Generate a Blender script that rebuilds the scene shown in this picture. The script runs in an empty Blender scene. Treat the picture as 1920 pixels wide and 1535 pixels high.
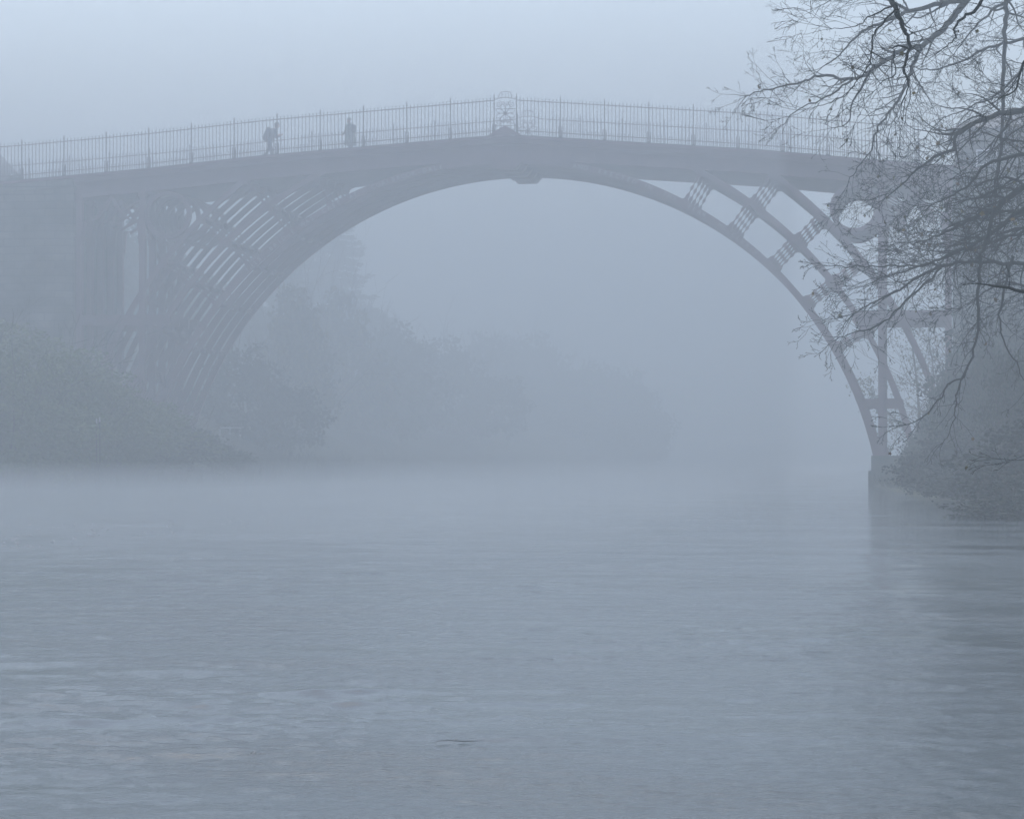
import bpy, math, random
import numpy as np
from mathutils import Vector, Matrix, Quaternion
R = math.radians
PI = math.pi
scene = bpy.context.scene
COL = scene.collection

# ---------------------------------------------------------------- camera
F_PX = 5960.0
CAM = Vector((18.05, -133.0, 1.34))
YAW = R(7.62)
PITCH = math.atan(82.5 / F_PX)
cd = bpy.data.cameras.new('camera')
cd.sensor_width = 36.0
cd.lens = 36.0 * F_PX / 1920.0
cd.clip_start = 0.5
cd.clip_end = 4000
cam = bpy.data.objects.new('camera', cd)
COL.objects.link(cam)
cam.location = CAM
cam.rotation_euler = (PI / 2 + PITCH, 0, YAW)
scene.camera = cam

# ---------------------------------------------------------------- light
SUN_EL, SUN_ROT = R(63), R(-25)
w = bpy.data.worlds.new('World')
scene.world = w
w.use_nodes = True
nt = w.node_tree
bg = nt.nodes['Background']
sky = nt.nodes.new('ShaderNodeTexSky')
sky.sky_type = 'NISHITA'
sky.sun_disc = False
sky.sun_elevation = SUN_EL
sky.sun_rotation = SUN_ROT
sky.air_density = 1.0
sky.dust_density = 2.9
nt.links.new(sky.outputs[0], bg.inputs[0])
bg.inputs[1].default_value = 0.15
sd = bpy.data.lights.new('sun', 'SUN')
sd.energy = 1.0
sd.angle = R(55)
sd.color = (1.0, 0.96, 0.9)
sun = bpy.data.objects.new('sun', sd)
COL.objects.link(sun)
sdir = Vector((math.sin(SUN_ROT) * math.cos(SUN_EL), math.cos(SUN_ROT) * math.cos(SUN_EL), math.sin(SUN_EL)))
sun.rotation_euler = sdir.to_track_quat('Z', 'Y').to_euler()
sun.location = (0, 0, 60)
scene.view_settings.view_transform = 'Standard'
scene.view_settings.look = 'None'
scene.view_settings.exposure = 0.91
scene.view_settings.gamma = 1.0
cy = scene.cycles
cy.max_bounces = 6
cy.diffuse_bounces = 2
cy.glossy_bounces = 3
cy.transmission_bounces = 2
cy.volume_bounces = 3
cy.use_denoising = True
cy.caustics_reflective = False

# ---------------------------------------------------------------- helpers
_fw = Vector((-math.sin(YAW) * math.cos(PITCH), math.cos(YAW) * math.cos(PITCH), math.sin(PITCH)))
_rt = Vector((math.cos(YAW), math.sin(YAW), 0))
_up = _rt.cross(_fw)


def ray(px, py):
    return _fw + _rt * ((px - 960) / F_PX) + _up * (-(py - 767.5) / F_PX)


def at(px, py, Y):
    d = ray(px, py)
    return CAM + d * ((Y - CAM.y) / d.y)


def pd(px, py, dist):
    return CAM + ray(px, py) * dist


class MB:
    def __init__(self):
        self.v = []
        self.f = []

    def box(self, c, s, rot=None):
        x, y, z = s[0] / 2, s[1] / 2, s[2] / 2
        n = len(self.v)
        for dx, dy, dz in ((-x, -y, -z), (x, -y, -z), (x, y, -z), (-x, y, -z), (-x, -y, z), (x, -y, z), (x, y, z), (-x, y, z)):
            p = Vector((dx, dy, dz))
            if rot is not None:
                p = rot @ p
            self.v.append(tuple(p + Vector(c)))
        for q in ((0, 3, 2, 1), (4, 5, 6, 7), (0, 1, 5, 4), (1, 2, 6, 5), (2, 3, 7, 6), (3, 0, 4, 7)):
            self.f.append(tuple(n + i for i in q))
        return self

    def box2(self, a, b):
        return self.box([(a[i] + b[i]) / 2 for i in range(3)], [abs(b[i] - a[i]) for i in range(3)])

    def strip(self, inner, outer, y0, y1, close=False):
        """solid between two xz polylines of equal length, from y0 to y1"""
        n = len(self.v)
        k = len(inner)
        for (a, b) in zip(inner, outer):
            self.v += [(a[0], y0, a[1]), (b[0], y0, b[1]), (b[0], y1, b[1]), (a[0], y1, a[1])]
        rng = range(k if close else k - 1)
        for i in rng:
            p = n + 4 * i
            q = n + 4 * ((i + 1) % k)
            for j in range(4):
                self.f.append((p + j, p + (j + 1) % 4, q + (j + 1) % 4, q + j))
        if not close:
            self.f.append((n, n + 3, n + 2, n + 1))
            e = n + 4 * (k - 1)
            self.f.append((e, e + 1, e + 2, e + 3))
        return self

    def poly(self, pts, y0, y1):
        """extruded xz polygon (convex or simple)"""
        n = len(self.v)
        k = len(pts)
        self.v += [(p[0], y0, p[1]) for p in pts] + [(p[0], y1, p[1]) for p in pts]
        self.f.append(tuple(range(n, n + k)))
        self.f.append(tuple(range(n + 2 * k - 1, n + k - 1, -1)))
        for i in range(k):
            j = (i + 1) % k
            self.f.append((n + j, n + i, n + k + i, n + k + j))
        return self

    def tube(self, pts, rad, sides=5, cap=True):
        n0 = len(self.v)
        pts = [Vector(p) for p in pts]
        k = len(pts)
        t = (pts[1] - pts[0])
        if t.length < 1e-9:
            return self
        t.normalize()
        a = t.orthogonal().normalized()
        for i in range(k):
            if i > 0:
                t2 = (pts[min(i + 1, k - 1)] - pts[i - 1])
                if t2.length > 1e-9:
                    t2.normalize()
                    a = (a - t2 * a.dot(t2))
                    if a.length < 1e-6:
                        a = t2.orthogonal()
                    a.normalize()
                    t = t2
            b = t.cross(a)
            r = rad[i] if hasattr(rad, '__len__') else rad
            for s in range(sides):
                an = 2 * PI * s / sides
                self.v.append(tuple(pts[i] + a * (math.cos(an) * r) + b * (math.sin(an) * r)))
        for i in range(k - 1):
            for s in range(sides):
                s2 = (s + 1) % sides
                self.f.append((n0 + i * sides + s, n0 + i * sides + s2, n0 + (i + 1) * sides + s2, n0 + (i + 1) * sides + s))
        if cap:
            self.f.append(tuple(n0 + s for s in reversed(range(sides))))
            self.f.append(tuple(n0 + (k - 1) * sides + s for s in range(sides)))
        return self

    def mesh(self, name, mat, smooth=False):
        me = bpy.data.meshes.new(name)
        me.from_pydata(self.v, [], self.f)
        if smooth:
            me.polygons.foreach_set('use_smooth', [True] * len(me.polygons))
        me.materials.append(mat)
        me.update()
        return me

    def build(self, name, mat, parent=None, smooth=False):
        return link(name, self.mesh(name, mat, smooth), parent)


def link(name, me, parent=None, loc=None):
    o = bpy.data.objects.new(name, me)
    COL.objects.link(o)
    if parent is not None:
        o.parent = parent
        pl = parent.location
        if parent.type == 'EMPTY' and loc is None:
            o.location = -Vector(pl)          # geometry is given in world coordinates
    if loc is not None:
        o.location = loc
    return o


def empty(name, loc=(0, 0, 0), rz=0):
    o = bpy.data.objects.new(name, None)
    COL.objects.link(o)
    o.location = loc
    o.rotation_euler = (0, 0, rz)
    o.empty_display_size = 0.3
    return o


def tag(o, label=None, cat=None, group=None, kind=None):
    if label:
        o['label'] = label
    if cat:
        o['category'] = cat
    if group:
        o['group'] = group
    if kind:
        o['kind'] = kind
    return o


# ---------------------------------------------------------------- materials
def new_mat(name):
    m = bpy.data.materials.new(name)
    m.use_nodes = True
    n = m.node_tree.nodes
    return m, n, m.node_tree.links, n['Principled BSDF']


def noise_mat(name, c1, c2, scale=3.0, rough=0.8, bump=0.2, bscale=None, detail=6, stretch=None, spec=0.4):
    m, n, l, b = new_mat(name)
    tc = n.new('ShaderNodeTexCoord')
    mp = n.new('ShaderNodeMapping')
    l.new(tc.outputs['Object'], mp.inputs[0])
    if stretch:
        mp.inputs['Scale'].default_value = stretch
    t = n.new('ShaderNodeTexNoise')
    t.inputs['Scale'].default_value = scale
    t.inputs['Detail'].default_value = detail
    t.inputs['Roughness'].default_value = 0.62
    l.new(mp.outputs[0], t.inputs[0])
    r = n.new('ShaderNodeValToRGB')
    r.color_ramp.elements[0].position = 0.3
    r.color_ramp.elements[0].color = (*c1, 1)
    r.color_ramp.elements[1].position = 0.7
    r.color_ramp.elements[1].color = (*c2, 1)
    l.new(t.outputs[0], r.inputs[0])
    l.new(r.outputs[0], b.inputs['Base Color'])
    b.inputs['Roughness'].default_value = rough
    b.inputs['Specular IOR Level'].default_value = spec
    t2 = n.new('ShaderNodeTexNoise')
    t2.inputs['Scale'].default_value = bscale or scale * 6
    t2.inputs['Detail'].default_value = 4
    l.new(mp.outputs[0], t2.inputs[0])
    bp = n.new('ShaderNodeBump')
    bp.inputs['Strength'].default_value = bump
    bp.inputs['Distance'].default_value = 0.03
    l.new(t2.outputs[0], bp.inputs['Height'])
    l.new(bp.outputs[0], b.inputs['Normal'])
    return m


def leaf_mat(name, cols, rough=0.6):
    """each leaf (mesh island) takes its own colour from a short palette"""
    m, n, l, b = new_mat(name)
    g = n.new('ShaderNodeNewGeometry')
    r = n.new('ShaderNodeValToRGB')
    el = r.color_ramp.elements
    while len(el) < len(cols):
        el.new(0.5)
    for i, c in enumerate(cols):
        el[i].position = i / max(1, len(cols) - 1)
        el[i].color = (*c, 1)
    l.new(g.outputs['Random Per Island'], r.inputs[0])
    l.new(r.outputs[0], b.inputs['Base Color'])
    b.inputs['Roughness'].default_value = rough
    b.inputs['Specular IOR Level'].default_value = 0.08
    return m


def stone_mat(name, c1, c2, bw=0.9, bh=0.32):
    m, n, l, b = new_mat(name)
    tc = n.new('ShaderNodeTexCoord')
    sp = n.new('ShaderNodeSeparateXYZ')
    cb = n.new('ShaderNodeCombineXYZ')
    ad = n.new('ShaderNodeMath')
    ad.operation = 'ADD'
    l.new(tc.outputs['Object'], sp.inputs[0])
    l.new(sp.outputs[0], ad.inputs[0])
    l.new(sp.outputs[1], ad.inputs[1])
    l.new(ad.outputs[0], cb.inputs[0])
    l.new(sp.outputs[2], cb.inputs[1])
    br = n.new('ShaderNodeTexBrick')
    br.inputs['Scale'].default_value = 1.0
    br.inputs['Brick Width'].default_value = bw
    br.inputs['Row Height'].default_value = bh
    br.inputs['Mortar Size'].default_value = 0.02
    br.inputs['Color1'].default_value = (*c1, 1)
    br.inputs['Color2'].default_value = (*c2, 1)
    br.inputs['Mortar'].default_value = (0.10, 0.095, 0.085, 1)
    l.new(cb.outputs[0], br.inputs[0])
    t = n.new('ShaderNodeTexNoise')
    t.inputs['Scale'].default_value = 0.8
    t.inputs['Detail'].default_value = 8
    l.new(tc.outputs['Object'], t.inputs[0])
    r = n.new('ShaderNodeValToRGB')
    r.color_ramp.elements[0].position = 0.35
    r.color_ramp.elements[0].color = (0.25, 0.27, 0.22, 1)
    r.color_ramp.elements[1].position = 0.65
    r.color_ramp.elements[1].color = (1, 1, 1, 1)
    l.new(t.outputs[0], r.inputs[0])
    mx = n.new('ShaderNodeMix')
    mx.data_type = 'RGBA'
    mx.blend_type = 'MULTIPLY'
    mx.inputs[0].default_value = 0.8
    l.new(br.outputs[0], mx.inputs[6])
    l.new(r.outputs[0], mx.inputs[7])
    l.new(mx.outputs[2], b.inputs['Base Color'])
    bp = n.new('ShaderNodeBump')
    bp.inputs['Strength'].default_value = 0.5
    bp.inputs['Distance'].default_value = 0.04
    bp.invert = True
    l.new(br.outputs[1], bp.inputs['Height'])
    l.new(bp.outputs[0], b.inputs['Normal'])
    b.inputs['Roughness'].default_value = 0.9
    return m


M_IRON = noise_mat('red_brown_iron_paint', (0.165, 0.082, 0.098), (0.25, 0.135, 0.155), 0.9, 0.55, 0.25, 30)
M_LETTER = noise_mat('letter_iron_paint', (0.34, 0.3, 0.3), (0.42, 0.37, 0.37), 3, 0.5, 0.1)
M_RAIL = noise_mat('railing_paint', (0.06, 0.045, 0.05), (0.09, 0.07, 0.075), 2, 0.5, 0.1)
M_STONE = stone_mat('weathered_sandstone', (0.24, 0.22, 0.18), (0.17, 0.155, 0.13))
M_STONE2 = stone_mat('mossy_base_stone', (0.13, 0.135, 0.11), (0.09, 0.10, 0.08), 1.2, 0.42)
M_BRICK = stone_mat('house_brick', (0.2, 0.1, 0.08), (0.15, 0.08, 0.065), 0.22, 0.075)
M_SLATE = noise_mat('slate', (0.05, 0.052, 0.06), (0.08, 0.08, 0.09), 4, 0.6, 0.3)
M_WHITE = noise_mat('white_paint', (0.7, 0.7, 0.68), (0.8, 0.8, 0.78), 4, 0.5, 0.05)
M_GREYP = noise_mat('galvanised_grey', (0.3, 0.3, 0.3), (0.4, 0.4, 0.4), 4, 0.5, 0.05)
M_TWIG = noise_mat('wet_twig_bark', (0.10, 0.10, 0.09), (0.14, 0.14, 0.13), 20, 0.6, 0.2)
M_GLASS = noise_mat('window_glass', (0.02, 0.022, 0.025), (0.03, 0.03, 0.035), 1, 0.08, 0.0)
M_BARK = noise_mat('grey_green_bark', (0.011, 0.019, 0.016), (0.026, 0.038, 0.031), 12, 0.9, 0.6, 60)
M_BARK2 = noise_mat('brown_bark', (0.03, 0.028, 0.022), (0.07, 0.06, 0.05), 8, 0.9, 0.5, 40)
M_GROUND = noise_mat('bank_grass_and_earth', (0.018, 0.022, 0.012), (0.035, 0.045, 0.018), 0.5, 0.95, 0.8, 8)
M_ROAD = noise_mat('road_gravel', (0.10, 0.095, 0.09), (0.15, 0.145, 0.14), 3, 0.9, 0.3)
M_LEAF_OLIVE = leaf_mat('olive_willow_leaves', [(0.07, 0.10, 0.03), (0.095, 0.13, 0.035), (0.13, 0.16, 0.045), (0.08, 0.11, 0.035)])
M_LEAF_DARK = leaf_mat('dark_ivy_leaves', [(0.006, 0.017, 0.011), (0.010, 0.025, 0.016), (0.016, 0.034, 0.02)])
M_LEAF_AUT = leaf_mat('autumn_leaves', [(0.018, 0.034, 0.016), (0.05, 0.06, 0.022), (0.15, 0.14, 0.035), (0.04, 0.042, 0.02), (0.018, 0.034, 0.018)])
M_LEAF_LAST = leaf_mat('last_brown_leaves', [(0.16, 0.12, 0.04), (0.13, 0.07, 0.03), (0.17, 0.16, 0.05), (0.07, 0.06, 0.03)])
M_LEAF_DEEP = leaf_mat('deep_green_leaves', [(0.008, 0.024, 0.014), (0.012, 0.034, 0.019), (0.035, 0.055, 0.02), (0.01, 0.028, 0.018)])
M_NEEDLE = leaf_mat('conifer_needles', [(0.016, 0.032, 0.018), (0.026, 0.045, 0.024), (0.035, 0.05, 0.028)])
M_GRASS = leaf_mat('bank_grass', [(0.02, 0.03, 0.012), (0.035, 0.042, 0.018), (0.05, 0.05, 0.024)])

# ---------------------------------------------------------------- terrain and river
YK = [-400, -133, -60, -20, -14, -9, 0, 20, 60, 95, 120, 200, 400, 900]
XL = [-60, -44, -36, -27, -21.5, -12.0, -10.2, -9.5, -6.0, -2.3, -3.5, -12, -25, -60]
YR = [-400, -150, -133, -100, -66, -45, -30, -8, 0, 10, 40, 95, 200, 400, 900]
XR = [26, 19.6, 19.4, 20.6, 19.85, 18.6, 17.4, 15.9, 15.3, 15.6, 17.0, 24, 45, 80, 160]


def ground_z(x, y):
    xl = np.interp(y, YK, XL)
    xr = np.interp(y, YR, XR)
    ul = xl - x
    ur = x - xr
    wob = 0.35 * np.sin(x * 0.9 + y * 0.31) + 0.3 * np.sin(y * 0.73 - x * 0.4) + 0.25 * np.sin(x * 0.21 + 2 + y * 0.11)
    if ul > 0:
        z = 0.05 + 0.42 * min(ul, 9) + (0.34 * max(0, min(ul - 9, 22)) if y < 130 else 0.1 * max(0, min(ul - 9, 60)))
        return z + wob * min(1, ul / 4)
    if ur > 0:
        z = 0.05 + 0.45 * min(ur, 8) + 0.36 * max(0, min(ur - 8, 22))
        return z + wob * min(1, ur / 4)
    return -0.25 * min(6, min(-ul, -ur) * 1.5) - 0.05


def build_ground():
    xs = sorted(set([round(float(v), 2) for v in np.concatenate([np.linspace(-600, -60, 28), np.arange(-60, 70, 1.3), np.linspace(70, 600, 28)])]))
    ys = sorted(set([round(float(v), 2) for v in np.concatenate([np.linspace(-180, -140, 5), np.arange(-140, 140, 2.2), np.linspace(140, 1000, 44)])]))
    v = [(x, y, ground_z(x, y)) for y in ys for x in xs]
    nx = len(xs)
    f = [(j * nx + i, j * nx + i + 1, (j + 1) * nx + i + 1, (j + 1) * nx + i) for j in range(len(ys) - 1) for i in range(nx - 1)]
    me = bpy.data.meshes.new('ground')
    me.from_pydata(v, [], f)
    me.polygons.foreach_set('use_smooth', [True] * len(f))
    me.materials.append(M_GROUND)
    o = link('ground', me)
    tag(o, 'dark grassy river banks sloping down to the water on both sides', None, None, 'structure')


build_ground()


def water_mat():
    m, n, l, b = new_mat('river_water')
    b.inputs['Base Color'].default_value = (0.022, 0.034, 0.033, 1)
    b.inputs['Roughness'].default_value = 0.03
    b.inputs['IOR'].default_value = 1.333
    b.inputs['Specular IOR Level'].default_value = 0.36
    tc = n.new('ShaderNodeTexCoord')
    mp = n.new('ShaderNodeMapping')
    mp.inputs['Scale'].default_value = (1.0, 1.6, 1.0)
    l.new(tc.outputs['Object'], mp.inputs[0])
    a = n.new('ShaderNodeTexNoise')
    a.inputs['Scale'].default_value = 18.0
    a.inputs['Detail'].default_value = 5
    a.inputs['Roughness'].default_value = 0.6
    l.new(mp.outputs[0], a.inputs[0])
    # calm and ruffled patches drifting on the current
    c = n.new('ShaderNodeTexNoise')
    c.inputs['Scale'].default_value = 0.22
    c.inputs['Detail'].default_value = 3
    l.new(mp.outputs[0], c.inputs[0])
    rr = n.new('ShaderNodeMapRange')
    rr.inputs[1].default_value = 0.4
    rr.inputs[2].default_value = 0.65
    rr.inputs[3].default_value = 0.25
    rr.inputs[4].default_value = 1.0
    l.new(c.outputs[0], rr.inputs[0])
    bp = n.new('ShaderNodeBump')
    bp.inputs['Distance'].default_value = 0.011
    l.new(rr.outputs[0], bp.inputs['Strength'])
    l.new(a.outputs[0], bp.inputs['Height'])
    l.new(bp.outputs[0], b.inputs['Normal'])
    return m


def build_water():
    rng = np.random.default_rng(5)
    c0 = (18.05, -133.0)
    inv = np.linspace(1 / 7.0, 1 / 170.0, 760)
    rows = np.concatenate([np.array([0.5, 2.0, 4.0, 5.5]), 1 / inv, np.geomspace(175, 700, 40)])
    a0 = YAW + PI / 2
    dense = np.linspace(-R(11), R(11), 330)
    coarse = np.concatenate([np.linspace(-PI, -R(11) - 0.08, 26), np.linspace(R(11) + 0.08, PI, 26)])
    ang = np.sort(np.concatenate([dense, coarse])) + a0
    rr, aa = np.meshgrid(rows, ang, indexing='ij')
    x = c0[0] + rr * np.cos(aa)
    y = c0[1] + rr * np.sin(aa)
    dr = np.gradient(rows)[:, None] * np.ones_like(aa)
    z = np.zeros_like(x)
    # patches where the current roughens the surface
    pm = np.zeros_like(x)
    for k in range(10):
        th = rng.uniform(0, 2 * PI)
        lam = rng.uniform(4, 18)
        pm += np.sin((x * math.cos(th) + 0.6 * y * math.sin(th)) * 2 * PI / lam + rng.uniform(0, 7))
    pm = np.clip(0.75 + 0.12 * pm, 0.5, 1.1)
    for k in range(110):
        lam = float(rng.uniform(0.1, 1.0) ** 1.6 * 1.1 + 0.06)
        th = rng.normal(PI / 2 + YAW, 0.45 if lam > 0.3 else 0.85)        # crests mostly across the stream
        amp = 0.0021 * lam ** 0.85 * (1.9 if lam < 0.3 else 0.7)
        ph = rng.uniform(0, 2 * PI)
        att = np.clip((lam / (2.2 * dr)) - 0.5, 0, 1)
        kx, ky = math.cos(th) * 2 * PI / lam, math.sin(th) * 2 * PI / lam
        wv = np.sin(x * kx + y * ky + ph + 0.8 * np.sin(x * 0.37 + k) + 0.6 * np.sin(y * 0.29 + 2 * k))
        z += amp * att * wv * pm
    nr, na = x.shape
    v = np.stack([x.ravel(), y.ravel(), z.ravel()], 1)
    idx = np.arange(nr * na).reshape(nr, na)
    q = np.stack([idx[:-1, :-1], idx[1:, :-1], idx[1:, 1:], idx[:-1, 1:]], -1).reshape(-1, 4)
    me = bpy.data.meshes.new('river_water')
    me.vertices.add(len(v))
    me.vertices.foreach_set('co', v.ravel())
    me.loops.add(q.size)
    me.loops.foreach_set('vertex_index', q.ravel().astype(np.int32))
    me.polygons.add(len(q))
    me.polygons.foreach_set('loop_start', np.arange(0, q.size, 4, dtype=np.int32))
    me.polygons.foreach_set('use_smooth', np.ones(len(q), dtype=bool))
    me.update(calc_edges=True)
    me.validate()
    me.materials.append(water_mat())
    o = link('river_water', me)
    tag(o, 'grey misty river with small ripples flowing under the bridge', None, None, 'structure')


build_water()

# ---------------------------------------------------------------- the bridge
ZC = -2.2
FY = [0.1 + 1.72 * i for i in range(5)]      # the five frames
FT = 0.08                                     # half thickness in y


def deck_z(x):
    return float(np.interp(abs(x), [0, 5.7, 10.45, 15.5, 20.75, 40], [14.75, 14.34, 14.0, 13.5, 13.1, 11.9]))


def arc(r, a0, a1, n):
    return [(r * math.sin(a0 + (a1 - a0) * i / n), ZC + r * math.cos(a0 + (a1 - a0) * i / n)) for i in range(n + 1)]


BR = empty('iron_bridge', (0, 3.5, 0))
tag(BR, 'cast iron arch bridge with railings crossing the misty river', 'bridge')


def part(name, me):
    return link(name, me, BR)


def part_at(name, me, y, parent=None):
    """frame part modelled at y = 0, set at frame y"""
    o = link(name, me, BR, loc=(0, y - 3.5, 0))
    return o


ASP = math.acos((1.22 - ZC) / 15.9)
me_inner = MB().strip(arc(15.78, -ASP, ASP, 96), arc(16.06, -ASP, ASP, 96), -FT, FT).mesh('inner_rib', M_IRON)


def deck_hit(r):
    for i in range(2000):
        a = i * PI / 4000
        x, z = r * math.sin(a), ZC + r * math.cos(a)
        if z < deck_z(x) - 0.7:
            return a
    return 1.0


def side_rib(r0, r1, s, zend, name):
    rm = (r0 + r1) / 2
    a0 = deck_hit(rm) - 0.01
    a1 = math.acos((zend - ZC) / rm)
    return MB().strip(arc(r0, s * a0, s * a1, 50), arc(r1, s * a0, s * a1, 50), -FT + 0.003, FT - 0.003).mesh(name, M_IRON)


def lattice(r0, r1, a, name):
    """radial strut with scalloped edges and flared ends"""
    mb = MB()
    n = 64
    L = r1 - r0
    pin, pout = [], []
    for i in range(n + 1):
        t = i / n
        hw = 0.015 + 0.048 * (0.5 + 0.5 * math.cos(2 * PI * 3.5 * t + a * 4)) ** 1.3 + 0.19 * math.exp(-t * 13) + 0.19 * math.exp(-(1 - t) * 13)
        rr = r0 - 0.03 + (L + 0.06) * t
        for o, lst in ((-hw, pin), (hw, pout)):
            lst.append((rr * math.sin(a) + o * math.cos(a), ZC + rr * math.cos(a) - o * math.sin(a)))
    mb.strip(pin, pout, -0.05, 0.05)
    return mb.mesh(name, M_IRON)


BRACE_IM = [28.2, 36.0, 43.8, 51.6, 59.8]
BRACE_MO = [36.3, 44.2, 51.8, 59.8]
brace_meshes = []
for s in (-1, 1):
    for a in BRACE_IM:
        brace_meshes.append(lattice(16.06, 17.30, s * R(a), 'radial_brace'))
    for a in BRACE_MO:
        brace_meshes.append(lattice(17.54, 18.82, s * R(a), 'radial_brace'))

rib_meshes = []
for s in (-1, 1):
    rib_meshes.append(('middle_rib', side_rib(17.30, 17.54, s, 1.6, 'middle_rib')))
    rib_meshes.append(('outer_rib', side_rib(18.82, 19.05, s, 3.0, 'outer_rib')))


def ring_mesh(s):
    mb = MB()
    n = 48
    c = (s * 14.64, 11.56)
    a = [(c[0] + 0.84 * math.cos(2 * PI * i / n), c[1] + 0.84 * math.sin(2 * PI * i / n)) for i in range(n)]
    b = [(c[0] + 1.02 * math.cos(2 * PI * i / n), c[1] + 1.02 * math.sin(2 * PI * i / n)) for i in range(n)]
    mb.strip(a, b, -0.1, 0.1, close=True)
    return mb.mesh('spandrel_ring', M_IRON)


def post_mesh(s, x, zb):
    mb = MB()
    zt = deck_z(x) - 0.7
    mb.box2((s * (x - 0.13), -0.16, zb), (s * (x + 0.13), 0.16, zt))
    # base shoe and moulded cap
    mb.box2((s * (x - 0.2), -0.23, zb - 0.001), (s * (x + 0.2), 0.23, zb + 0.35))
    mb.box2((s * (x - 0.18), -0.21, zt - 0.42), (s * (x + 0.18), 0.21, zt - 0.28))
    mb.box2((s * (x - 0.19), -0.2, 10.55), (s * (x + 0.19), 0.2, 10.67))
    return mb.mesh('pillar', M_IRON)


def ogee_mesh(s):
    mb = MB()
    x0, x1 = 15.85, 18.4
    xm = (x0 + x1) / 2
    hw = (x1 - x0) / 2
    for sg in (-1, 1):
        a, b = [], []
        for i in range(25):
            t = i / 24
            # spring on the pillar, belly in, then sweep up to the point
            u = hw * (1 - t)
            z = 10.35 + 2.0 * (t + 0.16 * math.sin(2 * PI * t))
            x = xm + sg * (u + 0.36 * math.sin(PI * t))
            a.append((s * (x - 0.09), z))
            b.append((s * (x + 0.09), z + 0.02))
        mb.strip(a, b, -0.07 - 0.004 * sg, 0.07 + 0.004 * sg)
    # little struts fanning from the arch to the inner pillar
    for k in range(3):
        za = 10.9 + 0.4 * k
        p0 = Vector((s * x0, 0, za + 0.5))
        p1 = Vector((s * (x0 + 0.9), 0, za))
        mb.tube([p0, p1], 0.045, 6)
    return mb.mesh('ogee_arch', M_IRON)


def beam_mesh(s):
    mb = MB()
    zt = 7.26
    mb.box2((s * 14.55, -0.11, zt - 0.42), (s * 18.4, 0.11, zt))
    mb.box2((s * 14.55, -0.15, zt - 0.06), (s * 18.4, 0.15, zt + 0.02))
    return mb.mesh('horizontal_beam', M_IRON)


def low_beam_mesh(s):
    mb = MB()
    zt = 3.62
    inner = []
    outer = []
    n = 16
    xa, xb = 14.95, 15.62
    for i in range(n + 1):
        t = i / n
        x = xa + (xb - xa) * t
        z = zt - 0.33 - 0.3 * (1 - math.sqrt(max(0, 1 - (2 * t - 1) ** 2)))
        inner.append((s * x, z))
        outer.append((s * x, zt))
    mb.strip(inner, outer, -0.09, 0.09)
    mb.box2((s * 15.62, -0.1, zt - 0.33), (s * 16.6, 0.1, zt + 0.01))
    return mb.mesh('low_beam', M_IRON)


def key_mesh():
    mb = MB()
    mb.poly([(-0.72, 13.66), (-0.42, 13.33), (0.42, 13.33), (0.72, 13.66)], -FT - 0.2, FT + 0.2)
    return mb.mesh('crown_block', M_IRON)


me_key = key_mesh()
side = {}
for s in (-1, 1):
    side[s] = [('spandrel_ring', ring_mesh(s)), ('pillar', post_mesh(s, 15.75, 1.25)), ('pillar', post_mesh(s, 18.53, 1.25)),
               ('ogee_arch', ogee_mesh(s)), ('horizontal_beam', beam_mesh(s)), ('low_beam', low_beam_mesh(s))]
for y in FY:
    part_at('inner_rib', me_inner, y)
    part_at('crown_block', me_key, y)
    for n, m in rib_meshes:
        part_at(n, m, y)
    for m in brace_meshes:
        part_at('radial_brace', m, y)
    for s in (-1, 1):
        for n, m in side[s]:
            part_at(n, m, y)

# cross ties that join the five frames at the brace points
for s in (-1, 1):
    pts = [(16.0, a, 0.10) for a in BRACE_IM[1:]] + [(17.42, a, 0.12) for a in (36.2, 44.0, 51.7, 59.8)] + [(18.93, a, 0.10) for a in (44.2, 51.8)]
    for r, a, h in pts:
        a = R(a) * s
        mb = MB()
        rot = Matrix.Rotation(a, 3, 'Y')
        mb.box((r * math.sin(a), 3.54, ZC + r * math.cos(a)), (h * 1.9, 7.1, h * 1.9), rot)
        mb.build('cross_tie', M_IRON, BR)
    # diagonal stays crossing between frames on the pillars
    for x in (15.75,):
        for (za, zb) in ((2.0, 6.7), (7.4, 11.6)):
            for k in range(2):
                mb = MB()
                p0 = Vector((s * x, FY[0], za if k else zb))
                p1 = Vector((s * x, FY[4], zb if k else za))
                mb.tube([p0, p1], 0.07, 6)
                mb.build('diagonal_stay', M_IRON, BR)

# deck: body, projecting plates, cornice
XD = 18.7
xs = [-XD + 2 * XD * i / 80 for i in range(81)]
mb = MB()
mb.strip([(x, deck_z(x) - 0.93) for x in xs], [(x, deck_z(x) - 0.10) for x in xs], 0.0, 7.12)
for i in range(21):
    for yy, d in ((0.0, -1), (7.12, 1)):
        x = -18.6 + 1.86 * i
        mb.strip([(x - 0.05, deck_z(x) - 0.92), (x + 0.05, deck_z(x) - 0.92)], [(x - 0.05, deck_z(x) - 0.43), (x + 0.05, deck_z(x) - 0.43)], yy, yy + d * 0.022)
mb.build('deck_girder', M_IRON, BR)
xs2 = [-26 + 46 * i / 120 for i in range(121)]
mb = MB()
mb.strip([(x, deck_z(x) - 0.10) for x in xs2], [(x, deck_z(x)) for x in xs2], -0.42, 7.54)
mb.build('deck_plate', M_IRON, BR)
for y0, y1 in ((-0.30, 0.0), (7.12, 7.42)):
    mb = MB()
    mb.strip([(x, deck_z(x) - 0.30) for x in xs], [(x, deck_z(x) - 0.10) for x in xs], y0, y1)
    mb.strip([(x, deck_z(x) - 0.42) for x in xs], [(x, deck_z(x) - 0.30) for x in xs], y0 + 0.12, y1 - 0.12)
    mb.build('cornice', M_IRON, BR)
mb = MB()
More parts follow.
